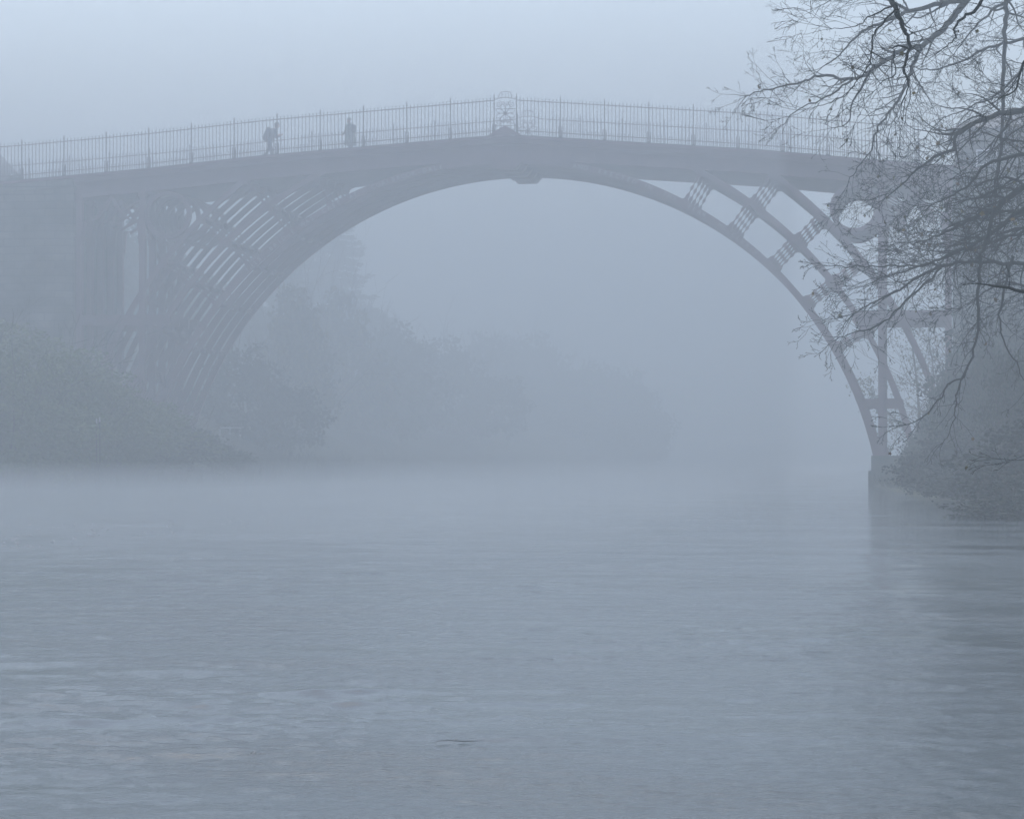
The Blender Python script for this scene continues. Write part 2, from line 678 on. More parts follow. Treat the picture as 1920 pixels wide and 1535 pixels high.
mb.poly([(-0.72, 14.75), (0.72, 14.75), (0.12, 15.10), (0, 15.14), (-0.12, 15.10)], -0.36, -0.26)
mb.build('crest_plate', M_IRON, BR)

# raised inscription round the nearest inner rib
WORDS = [('THIS', 478, 500), ('BRIDGE', 529, 452), ('WAS', 576, 416), ('CAST', 622, 390), ('AT', 662, 368), ('COALBROOK-', 741, 333), ('DALE', 811, 316),
         ('AND', 1088, 312), ('ERECTED', 1157, 330), ('IN', 1215, 350), ('THE', 1256, 367), ('YEAR', 1308, 392), ('MDCCLXXIX', 1388, 442)]
for word, px, py in WORDS:
    bm_v, bm_f = [], []
    P = at(px, py, -0.05)
    ang = math.atan2(P.x, P.z - ZC)
    cu = bpy.data.curves.new('t', 'FONT')
    size = 0.26
    cu.size = size
    cu.extrude = 0.012
    nchar = len(word)
    pitch = {10: 0.228, 6: 0.235, 9: 0.235, 7: 0.255, 4: 0.235, 3: 0.235, 2: 0.2}[nchar]
    for i, ch in enumerate(word):
        cu.body = ch
        cu.align_x = 'CENTER'
        to = bpy.data.objects.new('t', cu)
        COL.objects.link(to)
        dg = bpy.context.evaluated_depsgraph_get()
        dg.update()
        tm = to.evaluated_get(dg).to_mesh()
        th = ang + (i - (nchar - 1) / 2) * pitch / 15.9
        base = len(bm_v)
        for v in tm.vertices:
            lx, lz, ly = v.co.x, v.co.y, v.co.z
            r = 15.83 + lz
            bm_v.append((r * math.sin(th) + lx * math.cos(th), FY[0] - FT - 0.014 - ly, ZC + r * math.cos(th) - lx * math.sin(th)))
        for p in tm.polygons:
            bm_f.append(tuple(base + k for k in p.vertices))
        to.to_mesh_clear() if hasattr(to, 'to_mesh_clear') else None
        bpy.data.objects.remove(to)
    bpy.data.curves.remove(cu)
    ins = MB()
    ins.v, ins.f = bm_v, bm_f
    ins.build('inscription_word', M_LETTER, BR)

# railings ------------------------------------------------------------
BAY = 1.868
RH = 1.58


def spike(mb, x, y, z0, z1, r, tip=0.07):
    n = len(mb.v)
    for z, q in ((z0, r), (z1, r), (z1 + tip * 0.35, r * 1.5), (z1 + tip, r * 0.1)):
        mb.v += [(x - q, y - q, z), (x + q, y - q, z), (x + q, y + q, z), (x - q, y + q, z)]
    for k in range(3):
        for j in range(4):
            a, b = n + 4 * k + j, n + 4 * k + (j + 1) % 4
            mb.f.append((a, b, b + 4, a + 4))


def panel(x0, x1, y, parent):
    """one bay: rails, a dozen balusters and the short dog bars between them"""
    mb = MB()
    nb = max(2, int(round((x1 - x0) / 0.1557)))
    dz = 0.0
    for zr, h in ((RH - 0.06, 0.035), (0.24, 0.03), ):
        mb.strip([(x0, deck_z(x0) + zr - h / 2), (x1, deck_z(x1) + zr - h / 2)], [(x0, deck_z(x0) + zr + h / 2), (x1, deck_z(x1) + zr + h / 2)], y - 0.02, y + 0.02)
    for i in range(1, nb):
        x = x0 + (x1 - x0) * i / nb
        spike(mb, x, y, deck_z(x), deck_z(x) + RH + 0.02, 0.0115)
    for i in range(nb):
        x = x0 + (x1 - x0) * (i + 0.5) / nb
        spike(mb, x, y, deck_z(x), deck_z(x) + 0.33, 0.009, 0.05)
    mb.build('railing_panel', M_RAIL, parent)


def rpost(x, y, sy, parent):
    mb = MB()
    z = deck_z(x)
    mb.box2((x - 0.021, y - 0.021, z), (x + 0.021, y + 0.021, z + RH + 0.06))
    mb.box((x, y, z + RH - 0.22), (0.07, 0.07, 0.03))
    mb.box((x, y, z + RH + 0.05), (0.07, 0.07, 0.025))
    n = len(mb.v)
    spike(mb, x, y, z + RH + 0.06, z + RH + 0.1, 0.018, 0.13)
    mb.box((x, y, z + 0.05), (0.13, 0.12, 0.1))
    # raking stay with a scrolled foot, and flanking spear bars
    mb.tube([(x, y, z + 0.52), (x, y + sy * 0.12, z + 0.36), (x, y + sy * 0.26, z + 0.06)], 0.022, 5)
    for q in (-0.062, 0.062):
        spike(mb, x + q, y, z, z + 0.46, 0.014, 0.08)
    mb.build('railing_post', M_RAIL, parent)


def scroll(mb, c, y, r, turns, a0, hand, th=0.012):
    pts = []
    n = int(14 * turns)
    for i in range(n + 1):
        t = i / n
        a = a0 + hand * t * turns * 2 * PI
        q = r * (1 - 0.78 * t)
        pts.append((c[0] + q * math.cos(a), y, c[1] + q * math.sin(a)))
    mb.tube(pts, th, 4)


def ornament(y, parent):
    """openwork panel: eight petalled flower, scrolls above and below, arched cresting"""
    mb = MB()
    z0 = 14.74
    W = 0.475
    for zz in (z0 + 0.03, z0 + 0.42, z0 + 1.13):
        mb.box((0, y, zz), (2 * W, 0.03, 0.022))
    top = [(-W + 2 * W * i / 16, y, z0 + RH - 0.05 + 0.09 * math.sin(PI * i / 16)) for i in range(17)]
    mb.tube(top, 0.016, 5)
    # arched basket on top
    bas = [(-0.29, y, z0 + RH - 0.02), (-0.27, y, z0 + RH + 0.12), (-0.2, y, z0 + RH + 0.26), (0, y, z0 + RH + 0.29), (0.2, y, z0 + RH + 0.26), (0.27, y, z0 + RH + 0.12), (0.29, y, z0 + RH - 0.02)]
    mb.tube(bas, 0.015, 5)
    for x in (-0.14, 0, 0.14):
        mb.tube([(x, y, z0 + RH), (x, y, z0 + RH + 0.28)], 0.011, 4)
    c = (0, z0 + 0.95)
    for k in range(8):
        a = PI / 8 * (2 * k) + PI / 8
        pts = []
        for i in range(13):
            t = i / 12 * 2 * PI
            lr = 0.02 + 0.2 * (1 - math.cos(t))
            lw = 0.085 * math.sin(t) * (0.5 + 0.5 * (1 - math.cos(t)) / 2) * 1.3
            pts.append((c[0] + lr * math.cos(a) - lw * math.sin(a), y, c[1] + lr * math.sin(a) + lw * math.cos(a)))
        mb.tube(pts, 0.012, 4)
        a2 = PI / 4 * k
        mb.tube([(c[0], y, c[1]), (c[0] + 0.4 * math.cos(a2), y, c[1] + 0.4 * math.sin(a2))], 0.009, 4)
    mb.tube([(c[0] + 0.05 * math.cos(i * PI / 6), y, c[1] + 0.05 * math.sin(i * PI / 6)) for i in range(13)], 0.025, 5)
    for sx in (-1, 1):
        for zc_, r in ((0.2, 0.15), (0.58, 0.13), (1.34, 0.14)):
            scroll(mb, (sx * 0.27, z0 + zc_), y, r, 1.6, PI / 2, sx)
            scroll(mb, (sx * 0.1, z0 + zc_ + 0.03), y, r * 0.6, 1.3, -PI / 2, -sx)
    for x in (-0.16, 0, 0.16):
        mb.tube([(x, y, z0), (x, y, z0 + 0.5)], 0.009, 4)
    return mb.build('ornamental_panel', M_RAIL, parent)


for y, sy in ((-0.22, 1), (7.34, -1)):
    rl = MB()
    # the handrail runs from end to end
    xa, xb = -0.475 - BAY * 13, 0.475 + BAY * 9
    n = 110
    xr_ = [xa + (xb - xa) * i / n for i in range(n + 1)]
    for q0, q1 in ((xa, -0.475), (0.475, xb)):
        xx = [q0 + (q1 - q0) * i / 60 for i in range(61)]
        rl.strip([(x, deck_z(x) + 0.0) for x in xx], [(x, deck_z(x) + 0.05) for x in xx], y - 0.045, y + 0.045)
    rl = rl.build('railing', M_RAIL, BR)
    posts = [-0.475 - BAY * i for i in range(14)] + [0.475 + BAY * i for i in range(10)]
    for x in posts:
        rpost(x, y, sy, rl)
    for i in range(13):
        panel(-0.475 - BAY * (i + 1), -0.475 - BAY * i, y, rl)
    for i in range(9):
        panel(0.475 + BAY * i, 0.475 + BAY * (i + 1), y, rl)
    ornament(y, rl)

# ---------------------------------------------------------------- masonry
def masonry(name, x0, x1, label, steps, mat=None):
    mat = mat or M_STONE
    o = empty(name, ((x0 + x1) / 2, 3.5, 0))
    tag(o, label, 'abutment')
    mb = MB()
    n = 24
    xx = [x0 + (x1 - x0) * i / n for i in range(n + 1)]
    mb.strip([(x, -2.0) for x in xx], [(x, deck_z(x) - 0.45) for x in xx], -0.25, 7.4)
    mb.build('stone_wall', mat, o)
    mb = MB()
    mb.strip([(x, deck_z(x) - 0.45) for x in xx], [(x, deck_z(x) - 0.12) for x in xx], -0.38, 7.5)
    mb.build('coping', M_STONE, o)
    for xb in steps:
        mb = MB()
        mb.box2((xb - 0.5, -0.75, -2), (xb + 0.5, -0.25, 10.6))
        mb.poly([(xb - 0.5, 10.6), (xb + 0.5, 10.6), (xb + 0.5, 10.8), (xb - 0.5, 10.8)], -0.6, -0.25)
        mb.build('buttress', M_STONE, o)
    return o


masonry('stone_abutment', -40, -18.72, 'tall stone abutment wall carrying the left end of the bridge', [-24])
masonry('stone_abutment', 18.72, 42, 'stone abutment behind bare branches at the right end of the bridge', [], M_STONE2)
for s, lab in ((-1, 'low stone footing under the left pillars hidden by bushes'), (1, 'low stepped stone footing in the water under the right pillars')):
    o = empty('stone_footing', (s * 17, 3.5, 0))
    tag(o, lab, 'footing')
    mb = MB()
    mb.box2((s * 15.22, -0.85, -2), (s * 18.7, 7.9, 0.62))
    mb.build('lower_course', M_STONE2, o)
    mb = MB()
    mb.box2((s * 15.34, -0.7, 0.62), (s * 18.7, 7.75, 1.25))
    mb.build('upper_course', M_STONE2, o)

# road over the approach ends
for s, nm in ((-1, 'left'), (1, 'right')):
    mb = MB()
    xa, xb = (-60, -25.0) if s < 0 else (19.0, 60)
    mb.strip([(xa, 11.4), (xb, deck_z(xb) - 0.3)], [(xa, 11.9 if s < 0 else 12.9), (xb, deck_z(xb) + 0.012)], -0.1 if s < 0 else -0.1, 7.3)
    o = mb.build('approach_road', M_ROAD)
    tag(o, None, None, None, 'structure')

# ---------------------------------------------------------------- houses behind the railings
def house(name, label, x0, x1, y0, y1, zb, ze, zr, ridge, wins, chims):
    o = empty(name, ((x0 + x1) / 2, (y0 + y1) / 2, zb))
    tag(o, label, 'house')
    mb = MB()
    mb.box2((x0, y0, zb - 2), (x1, y1, ze))
    if ridge == 'y':
        xm = (x0 + x1) / 2
        mb.poly([(x0, ze), (x1, ze), (xm, zr - 0.12)], y0, y1)
    mb.build('wall', M_BRICK, o)
    rf = MB()
    ov = 0.3
    if ridge == 'y':
        xm = (x0 + x1) / 2
        for sg, xe in ((-1, x0), (1, x1)):
            sl = (zr - ze) / abs(xe - xm)
            p = [(xe + sg * ov, ze - sl * ov), (xm, zr)]
            q = [(xe + sg * ov, ze - sl * ov + 0.14), (xm, zr + 0.16)]
            rf.strip(p, q, y0 - 0.25, y1 + 0.25)
    else:
        # hipped roof
        xa, xb = x0 - ov, x1 + ov
        ya, yb = y0 - ov, y1 + ov
        ym = (ya + yb) / 2
        h = (yb - ya) / 2 * 0.8
        n = len(rf.v)
        rf.v += [(xa, ya, ze), (xb, ya, ze), (xb, yb, ze), (xa, yb, ze), (xa + h, ym, zr), (xb - h, ym, zr),
                 (xa, ya, ze - 0.16), (xb, ya, ze - 0.16), (xb, yb, ze - 0.16), (xa, yb, ze - 0.16)]
        for q in ((0, 1, 5, 4), (1, 2, 5), (2, 3, 4, 5), (3, 0, 4), (6, 7, 1, 0), (7, 8, 2, 1), (8, 9, 3, 2), (9, 6, 0, 3), (9, 8, 7, 6)):
            rf.f.append(tuple(n + i for i in q))
    ro = rf.build('roof', M_SLATE, o)
    for cx_, cy_, ct in chims:
        c = MB()
        c.box2((cx_ - 0.35, cy_ - 0.3, ze), (cx_ + 0.35, cy_ + 0.3, ct))
        c.box2((cx_ - 0.42, cy_ - 0.37, ct - 0.2), (cx_ + 0.42, cy_ + 0.37, ct - 0.08))
        for k in (-0.16, 0.16):
            c.tube([(cx_ + k, cy_, ct), (cx_ + k, cy_, ct + 0.35)], 0.1, 8)
        c.build('chimney', M_BRICK, ro)
    for wx, wz in wins:
        g = MB()
        g.box2((wx - 0.4, y0 - 0.02, wz), (wx + 0.4, y0 + 0.05, wz + 1.2))
        wo = g.build('window', M_GLASS, o)
        fr = MB()
        for a, b in (((wx - 0.47, wz - 0.07), (wx - 0.4, wz + 1.27)), ((wx + 0.4, wz - 0.07), (wx + 0.47, wz + 1.27)), ((wx - 0.4, wz + 1.2), (wx + 0.4, wz + 1.27)),
                     ((wx - 0.4, wz - 0.07), (wx + 0.4, wz)), ((wx - 0.025, wz), (wx + 0.025, wz + 1.2)), ((wx - 0.4, wz + 0.58), (wx - 0.025, wz + 0.62)), ((wx + 0.025, wz + 0.58), (wx + 0.4, wz + 0.62))):
            fr.box2((a[0], y0 - 0.05, a[1]), (b[0], y0 - 0.021, b[1]))
        fr.build('frame', M_WHITE, wo)
        sl = MB()
        sl.box2((wx - 0.55, y0 - 0.14, wz - 0.17), (wx + 0.55, y0 - 0.001, wz - 0.072))
        sl.build('sill', M_STONE2, wo)
    return o


e = at(34, 318, 22.3)
house('gabled_house', 'steep gabled house roof rising behind the left end of the railings', e.x - 8.2, e.x - 0.3, 12, 22, 11.5, e.z, e.z + 4.1, 'y',
      [(e.x - 2.2, e.z - 2.6), (e.x - 6.2, e.z - 2.6)], [(e.x - 4.25, 17, e.z + 5.6)])
e = at(1790, 246, 12)
house('toll_house', 'square brick toll house behind bare branches at the right end of the deck', e.x, e.x + 6.5, 10, 16, 12.4, e.z - 0.1, e.z + 1.1, 'hip',
      [(e.x + 1.4, 13.6), (e.x + 4.6, 13.6)], [(e.x + 5.2, 13, e.z + 1.7)])

# ---------------------------------------------------------------- people
def skin_mesh(name, joints, edges, mats, pick, sub=2, root=0):
    me = bpy.data.meshes.new(name)
    me.from_pydata([j[0] for j in joints], edges, [])
    o = bpy.data.objects.new(name, me)
    COL.objects.link(o)
    m = o.modifiers.new('s', 'SKIN')
    m.use_smooth_shade = True
    sv = me.skin_vertices[0].data
    for i, j in enumerate(joints):
        r = j[1]
        sv[i].radius = (r, r) if not hasattr(r, '__len__') else r
        sv[i].use_root = (i == root)
    m2 = o.modifiers.new('d', 'SUBSURF')
    m2.levels = sub
    m2.render_levels = sub
    dg = bpy.context.evaluated_depsgraph_get()
    dg.update()
    out = bpy.data.meshes.new_from_object(o.evaluated_get(dg))
    bpy.data.objects.remove(o)
    out.name = name
    out.materials.clear()
    for q in mats:
        out.materials.append(q)
    for p in out.polygons:
        p.material_index = pick(p.center)
        p.use_smooth = True
    return out


def person(loc, label, pose, jacket, trousers, rz=0.0):
    """pose: dict of joint positions in the person's own frame (x forward, z up)"""
    J, E, idx = [], [], {}

    def add(n, p, r, par=None):
        idx[n] = len(J)
        J.append((p, r))
        if par:
            E.append((idx[par], idx[n]))
    P = pose
    add('pelvis', P['pelvis'], (0.16, 0.14))
    add('waist', P['waist'], (0.15, 0.13), 'pelvis')
    add('chest', P['chest'], (0.18, 0.15), 'waist')
    add('neckb', P['neck'], 0.07, 'chest')
    hx, hy, hz = P['head']
    add('chin', (hx, hy, hz - 0.10), 0.065, 'neckb')
    add('head', (hx, hy, hz), (0.078, 0.092), 'chin')
    add('crown', (hx - 0.01, hy, hz + 0.075), 0.065, 'head')
    fx = P.get('face', (1, 0))
    for s, side_ in ((-1, 'r'), (1, 'l')):
        add('hip' + side_, P['hip' + side_], 0.1, 'pelvis')
        add('kn' + side_, P['knee' + side_], 0.065, 'hip' + side_)
        add('an' + side_, P['ankle' + side_], 0.045, 'kn' + side_)
        add('to' + side_, P['toe' + side_], 0.042, 'an' + side_)
        add('sh' + side_, P['sh' + side_], 0.075, 'chest')
        add('el' + side_, P['elbow' + side_], 0.055, 'sh' + side_)
        add('wr' + side_, P['wrist' + side_], 0.036, 'el' + side_)
        wv = Vector(P['wrist' + side_])
        dv = (wv - Vector(P['elbow' + side_])).normalized()
        pv = dv.cross(Vector((0, 1, 0))).normalized() if abs(dv.y) < 0.9 else Vector((1, 0, 0))
        palm = wv + dv * 0.07
        add('pa' + side_, tuple(palm), 0.034, 'wr' + side_)
        lat = Vector((0, 1, 0))
        for k in range(4):
            b0 = palm + pv * (0.027 - 0.018 * k) + dv * 0.028
            L = (0.055, 0.065, 0.06, 0.045)[k]
            b1 = b0 + dv * L * 0.6 - lat * s * 0.008
            b2 = b1 + dv * L * 0.4 - lat * s * 0.022
            add('f%d%s' % (k, side_), tuple(b0), 0.0095, 'pa' + side_)
            add('g%d%s' % (k, side_), tuple(b1), 0.009, 'f%d%s' % (k, side_))
            add('h%d%s' % (k, side_), tuple(b2), 0.0075, 'g%d%s' % (k, side_))
        t0 = palm + pv * 0.035 - dv * 0.02
        add('t0' + side_, tuple(t0), 0.011, 'pa' + side_)
        add('t1' + side_, tuple(t0 + pv * 0.02 + dv * 0.04), 0.009, 't0' + side_)
    zn = P['neck'][2]

    def pick(c):
        if c.z > zn + 0.02 and (Vector((c.x, c.y)) - Vector((hx, hy))).length < 0.2:
            return 0
        for s_ in 'rl':
            if (c - Vector(P['wrist' + s_])).length < 0.2 and (c - Vector(P['elbow' + s_])).length > (Vector(P['wrist' + s_]) - Vector(P['elbow' + s_])).length:
                return 0
            if (c - Vector(P['ankle' + s_])).length < 0.13 or (c - Vector(P['toe' + s_])).length < 0.12:
                return 3
        return 1 if c.z > P['pelvis'][2] - 0.1 else 2
    body = skin_mesh('person', J, E, [M_SKIN, jacket, trousers, M_BOOT], pick)
    o = link('person', body, None, loc=loc)
    o.rotation_euler = (0, 0, rz)
    tag(o, label, 'person', 'people walking across the bridge')
    # face and ears
    fc = MB()
    fwd = Vector((fx[0], fx[1], 0)).normalized()
    lt = Vector((-fwd.y, fwd.x, 0))
    hc = Vector((hx, hy, hz))
    fc.tube([hc + fwd * 0.085 + Vector((0, 0, 0.0)), hc + fwd * 0.115 - Vector((0, 0, 0.035)), hc + fwd * 0.08 - Vector((0, 0, 0.045))], [0.008, 0.014, 0.01], 6)
    for s in (-1, 1):
        fc.tube([hc + lt * s * 0.078 + Vector((0, 0, 0.025)), hc + lt * s * 0.092 - Vector((0, 0, 0.0)) - fwd * 0.01, hc + lt * s * 0.078 - Vector((0, 0, 0.035))], [0.012, 0.016, 0.01], 6)
    link('nose_and_ears', fc.mesh('nose_and_ears', M_SKIN, True), o, loc=(0, 0, 0))
    mt = MB()
    mt.tube([hc + fwd * 0.088 - lt * 0.025 - Vector((0, 0, 0.07)), hc + fwd * 0.094 - Vector((0, 0, 0.07)), hc + fwd * 0.088 + lt * 0.025 - Vector((0, 0, 0.07))], 0.007, 5)
    for s in (-1, 1):
        mt.tube([hc + fwd * 0.083 + lt * (s * 0.032 - 0.012), hc + fwd * 0.083 + lt * (s * 0.032 + 0.012)], 0.009, 6)
    link('eyes_and_mouth', mt.mesh('eyes_and_mouth', M_BOOT, True), o, loc=(0, 0, 0))
    return o


M_SKIN = noise_mat('skin', (0.42, 0.26, 0.2), (0.48, 0.31, 0.24), 6, 0.55, 0.05)
M_BOOT = noise_mat('dark_leather', (0.02, 0.018, 0.016), (0.035, 0.03, 0.025), 8, 0.5, 0.1)
M_JKT1 = noise_mat('blue_grey_jacket', (0.13, 0.17, 0.2), (0.17, 0.21, 0.25), 8, 0.8, 0.3)
M_JKT2 = noise_mat('green_grey_coat', (0.2, 0.25, 0.21), (0.26, 0.31, 0.26), 8, 0.8, 0.3)
M_TRS = noise_mat('dark_trousers', (0.1, 0.11, 0.12), (0.14, 0.15, 0.16), 8, 0.85, 0.3)
M_PACK = noise_mat('rucksack_canvas', (0.12, 0.15, 0.16), (0.16, 0.19, 0.2), 10, 0.8, 0.3)


def ellipsoid(mb, c, r, rot=None, nu=14, nv=9, zmin=-1.0, power=1.0):
    n = len(mb.v)
    for j in range(nv + 1):
        ph = -PI / 2 + PI * j / nv
        for i in range(nu):
            th = 2 * PI * i / nu
            q = [math.cos(ph) * math.cos(th), math.cos(ph) * math.sin(th), math.sin(ph)]
            q = [math.copysign(abs(a) ** power, a) for a in q]
            q[2] = max(q[2], zmin)
            p = Vector((q[0] * r[0], q[1] * r[1], q[2] * r[2]))
            if rot is not None:
                p = rot @ p
            mb.v.append(tuple(p + Vector(c)))
    for j in range(nv):
        for i in range(nu):
            i2 = (i + 1) % nu
            mb.f.append((n + j * nu + i, n + j * nu + i2, n + (j + 1) * nu + i2, n + (j + 1) * nu + i))
    return mb


pose1 = dict(pelvis=(0.0, 0, 0.93), waist=(0.06, 0, 1.1), chest=(0.15, 0, 1.33), neck=(0.24, 0, 1.49), head=(0.33, 0, 1.63), face=(1, 0.0),
             hipr=(0.0, -0.1, 0.87), kneer=(0.13, -0.1, 0.49), ankler=(0.10, -0.1, 0.09), toer=(0.28, -0.1, 0.045),
             hipl=(0.0, 0.1, 0.87), kneel=(-0.13, 0.1, 0.49), anklel=(-0.44, 0.1, 0.2), toel=(-0.34, 0.1, 0.045),
             shr=(0.17, -0.2, 1.38), elbowr=(0.2, -0.27, 1.1), wristr=(0.4, -0.22, 1.17),
             shl=(0.17, 0.2, 1.38), elbowl=(0.22, 0.27, 1.11), wristl=(0.42, 0.2, 1.2))
pp = at(506, 290, 2.6)
P1 = person((pp.x, 2.6, deck_z(pp.x) + 0.005), 'walker leaning forward with a bulky rucksack, stepping towards the middle of the bridge', pose1, M_JKT1, M_TRS)
mb = MB()
rot = Matrix.Rotation(R(22), 3, 'Y')
ellipsoid(mb, (-0.10, 0, 1.22), (0.16, 0.18, 0.30), rot, 16, 10, power=0.75)
ellipsoid(mb, (-0.06, 0, 1.5), (0.13, 0.15, 0.07), rot, 14, 8)
ellipsoid(mb, (-0.25, 0, 1.1), (0.06, 0.12, 0.12), rot, 12, 8)
for s in (-1, 1):
    mb.tube([(-0.03, s * 0.11, 1.46), (0.14, s * 0.12, 1.49), (0.3, s * 0.13, 1.33), (0.2, s * 0.16, 1.12), (0.0, s * 0.14, 1.0)], 0.018, 5)
link('rucksack', mb.mesh('rucksack', M_PACK, True), P1, loc=(0, 0, 0))
mb = MB()
ellipsoid(mb, (0.31, 0, 1.68), (0.115, 0.1, 0.1), None, 14, 9, zmin=-0.15)
ellipsoid(mb, (0.42, 0, 1.675), (0.07, 0.06, 0.015), Matrix.Rotation(R(12), 3, 'Y'), 12, 6)
link('cap', mb.mesh('cap', M_PACK, True), P1, loc=(0, 0, 0))
mb = MB()
ellipsoid(mb, (0.275, 0, 1.6), (0.07, 0.085, 0.09), None, 12, 8)
link('hair', mb.mesh('hair', M_BOOT, True), P1, loc=(0, 0, 0))

pose2 = dict(pelvis=(0.0, 0, 0.93), waist=(0.0, 0, 1.1), chest=(0.02, 0, 1.34), neck=(0.05, 0, 1.5), head=(0.09, 0, 1.62), face=(1, 0.25),
             hipr=(0.0, -0.11, 0.87), kneer=(0.1, -0.11, 0.48), ankler=(0.08, -0.11, 0.09), toer=(0.25, -0.12, 0.045),
             hipl=(0.0, 0.11, 0.87), kneel=(-0.03, 0.11, 0.48), anklel=(-0.15, 0.11, 0.1), toel=(0.0, 0.13, 0.045),
             shr=(0.02, -0.21, 1.4), elbowr=(0.02, -0.29, 1.12), wristr=(0.22, -0.24, 1.0),
             shl=(0.02, 0.21, 1.4), elbowl=(0.04, 0.3, 1.12), wristl=(0.25, 0.22, 1.02))
pp = at(657, 280, 3.4)
P2 = person((pp.x, 3.4, deck_z(pp.x) + 0.005), 'person in a thick coat and brimmed hat walking upright past the railings', pose2, M_JKT2, M_TRS, rz=R(150))
mb = MB()
ellipsoid(mb, (0.08, 0, 1.685), (0.16, 0.15, 0.014), None, 18, 6)
ellipsoid(mb, (0.08, 0, 1.7), (0.1, 0.092, 0.085), None, 14, 9, zmin=-0.2)
link('hat', mb.mesh('hat', M_JKT2, True), P2, loc=(0, 0, 0))
mb = MB()
n = len(mb.v)
# knee length coat skirt flaring from the waist
k = 20
for j, (z, rx, ry) in enumerate(((1.25, 0.19, 0.23), (1.0, 0.2, 0.24), (0.75, 0.23, 0.27), (0.55, 0.26, 0.3))):
    for i in range(k):
        a = 2 * PI * i / k
        fold = 1 + 0.05 * math.sin(5 * a + j) * (j / 3)
        mb.v.append((0.01 + rx * fold * math.cos(a), ry * fold * math.sin(a), z))
for j in range(3):
    for i in range(k):
        i2 = (i + 1) % k
        mb.f.append((n + j * k + i, n + j * k + i2, n + (j + 1) * k + i2, n + (j + 1) * k + i))
link('coat', mb.mesh('coat', M_JKT2, True), P2, loc=(0, 0, 0))
mb = MB()
ellipsoid(mb, (-0.19, 0.02, 1.27), (0.1, 0.15, 0.19), None, 14, 9, power=0.8)
for s in (-1, 1):
    mb.tube([(-0.12, s * 0.1, 1.42), (0.04, s * 0.12, 1.5), (0.17, s * 0.13, 1.34), (0.12, s * 0.17, 1.12), (-0.1, s * 0.12, 1.1)], 0.016, 5)
link('day_pack', mb.mesh('day_pack', M_PACK, True), P2, loc=(0, 0, 0))

# ---------------------------------------------------------------- vegetation
def quads_mesh(name, centers, size, mat, rng, aspect=0.55, upbias=0.0, aim=None):
    """many small leaf shapes (four cornered, folded) at the given points"""
    n = len(centers)
    c = np.asarray(centers)
    if aim is None:
        u = rng.normal(size=(n, 3))
        u[:, 2] -= upbias
    else:
        u = aim + rng.normal(size=(n, 3)) * 0.25
    u /= np.linalg.norm(u, axis=1)[:, None]
    t = rng.normal(size=(n, 3))
    v = np.cross(u, t)
    v /= np.linalg.norm(v, axis=1)[:, None] + 1e-9
    w_ = np.cross(u, v)
    s = size * rng.uniform(0.6, 1.35, size=(n, 1))
    p0 = c
    p1 = c + u * s * 0.5 + v * s * aspect * 0.5 + w_ * s * 0.08
    p2 = c + u * s
    p3 = c + u * s * 0.5 - v * s * aspect * 0.5 + w_ * s * 0.08
    V = np.stack([p0, p1, p2, p3], 1).reshape(-1, 3)
    me = bpy.data.meshes.new(name)
    me.vertices.add(len(V))
    me.vertices.foreach_set('co', V.ravel())
    me.loops.add(4 * n)
    me.loops.foreach_set('vertex_index', np.arange(4 * n, dtype=np.int32))
    me.polygons.add(n)
    me.polygons.foreach_set('loop_start', np.arange(0, 4 * n, 4, dtype=np.int32))
    me.update(calc_edges=True)
    me.validate()
    me.materials.append(mat)
    return me


def rot_dir(d, ang, rng):
    ax = d.orthogonal().normalized()
    ax = Quaternion(d, rng.uniform(0, 2 * PI)) @ ax
    return (Quaternion(ax, ang) @ d).normalized()


def grow(mb, tips, p, d, L, r, lvl, rng, flat=None, droop=0.0, step=0.12, dens=1.0, wander=0.2, sides=5, minr=0.002, lift=0.0):
    n = max(3, int(L / step))
    sl = L / n
    pts, rad = [Vector(p)], [r]
    d = d.normalized()
    nodes = []
    for i in range(n):
        j = Vector((rng.gauss(0, 1), rng.gauss(0, 1), rng.gauss(0, 1))) * wander
        t = (i + 1) / n
        j.z += -droop + lift * t
        d = (d + j).normalized()
        if flat is not None:
            d = (d - flat * (d.dot(flat) * 0.25)).normalized()
        pts.append(pts[-1] + d * sl)
        rad.append(max(minr, r * (1 - 0.75 * t)))
        nodes.append((pts[-1].copy(), d.copy(), rad[-1], t))
    mb.tube(pts, rad, sides if r > 0.012 else (4 if r > 0.006 else 3), cap=False)
    if lvl <= 0:
        tips.append(pts[-1])
        return
    for (q, dd, rr, t) in nodes[:-1]:
        if rng.random() < dens * (0.55 + 0.3 * t):
            ang = R(rng.uniform(28, 65))
            nd = rot_dir(dd, ang, rng)
            if flat is not None:
                nd = (nd - flat * (nd.dot(flat) * 0.45)).normalized()
            grow(mb, tips, q, nd, L * rng.uniform(0.3, 0.55) * (1.1 - 0.45 * t), rr * 0.62, lvl - 1, rng, flat, droop * 0.7, max(0.035, step * 0.62), dens, wander * 1.12, sides, minr, lift)
    for s in (-1, 1):
        nd = rot_dir(d, R(rng.uniform(12, 35)), rng)
        grow(mb, tips, pts[-1], nd, L * rng.uniform(0.3, 0.45), rad[-1], lvl - 1, rng, flat, droop, max(0.035, step * 0.62), dens, wander * 1.12, sides, minr, lift)


def smooth_path(P, k=4):
    out = []
    n = len(P)
    for i in range(n - 1):
        p0, p1, p2, p3 = P[max(0, i - 1)], P[i], P[i + 1], P[min(n - 1, i + 2)]
        for j in range(k):
            t = j / k
            out.append(0.5 * ((2 * p1) + (p2 - p0) * t + (2 * p0 - 5 * p1 + 4 * p2 - p3) * t * t + (3 * p1 - p0 - 3 * p2 + p3) * t * t * t))
    out.append(P[-1])
    return out


VIEW = Vector((-math.sin(YAW), math.cos(YAW), 0))


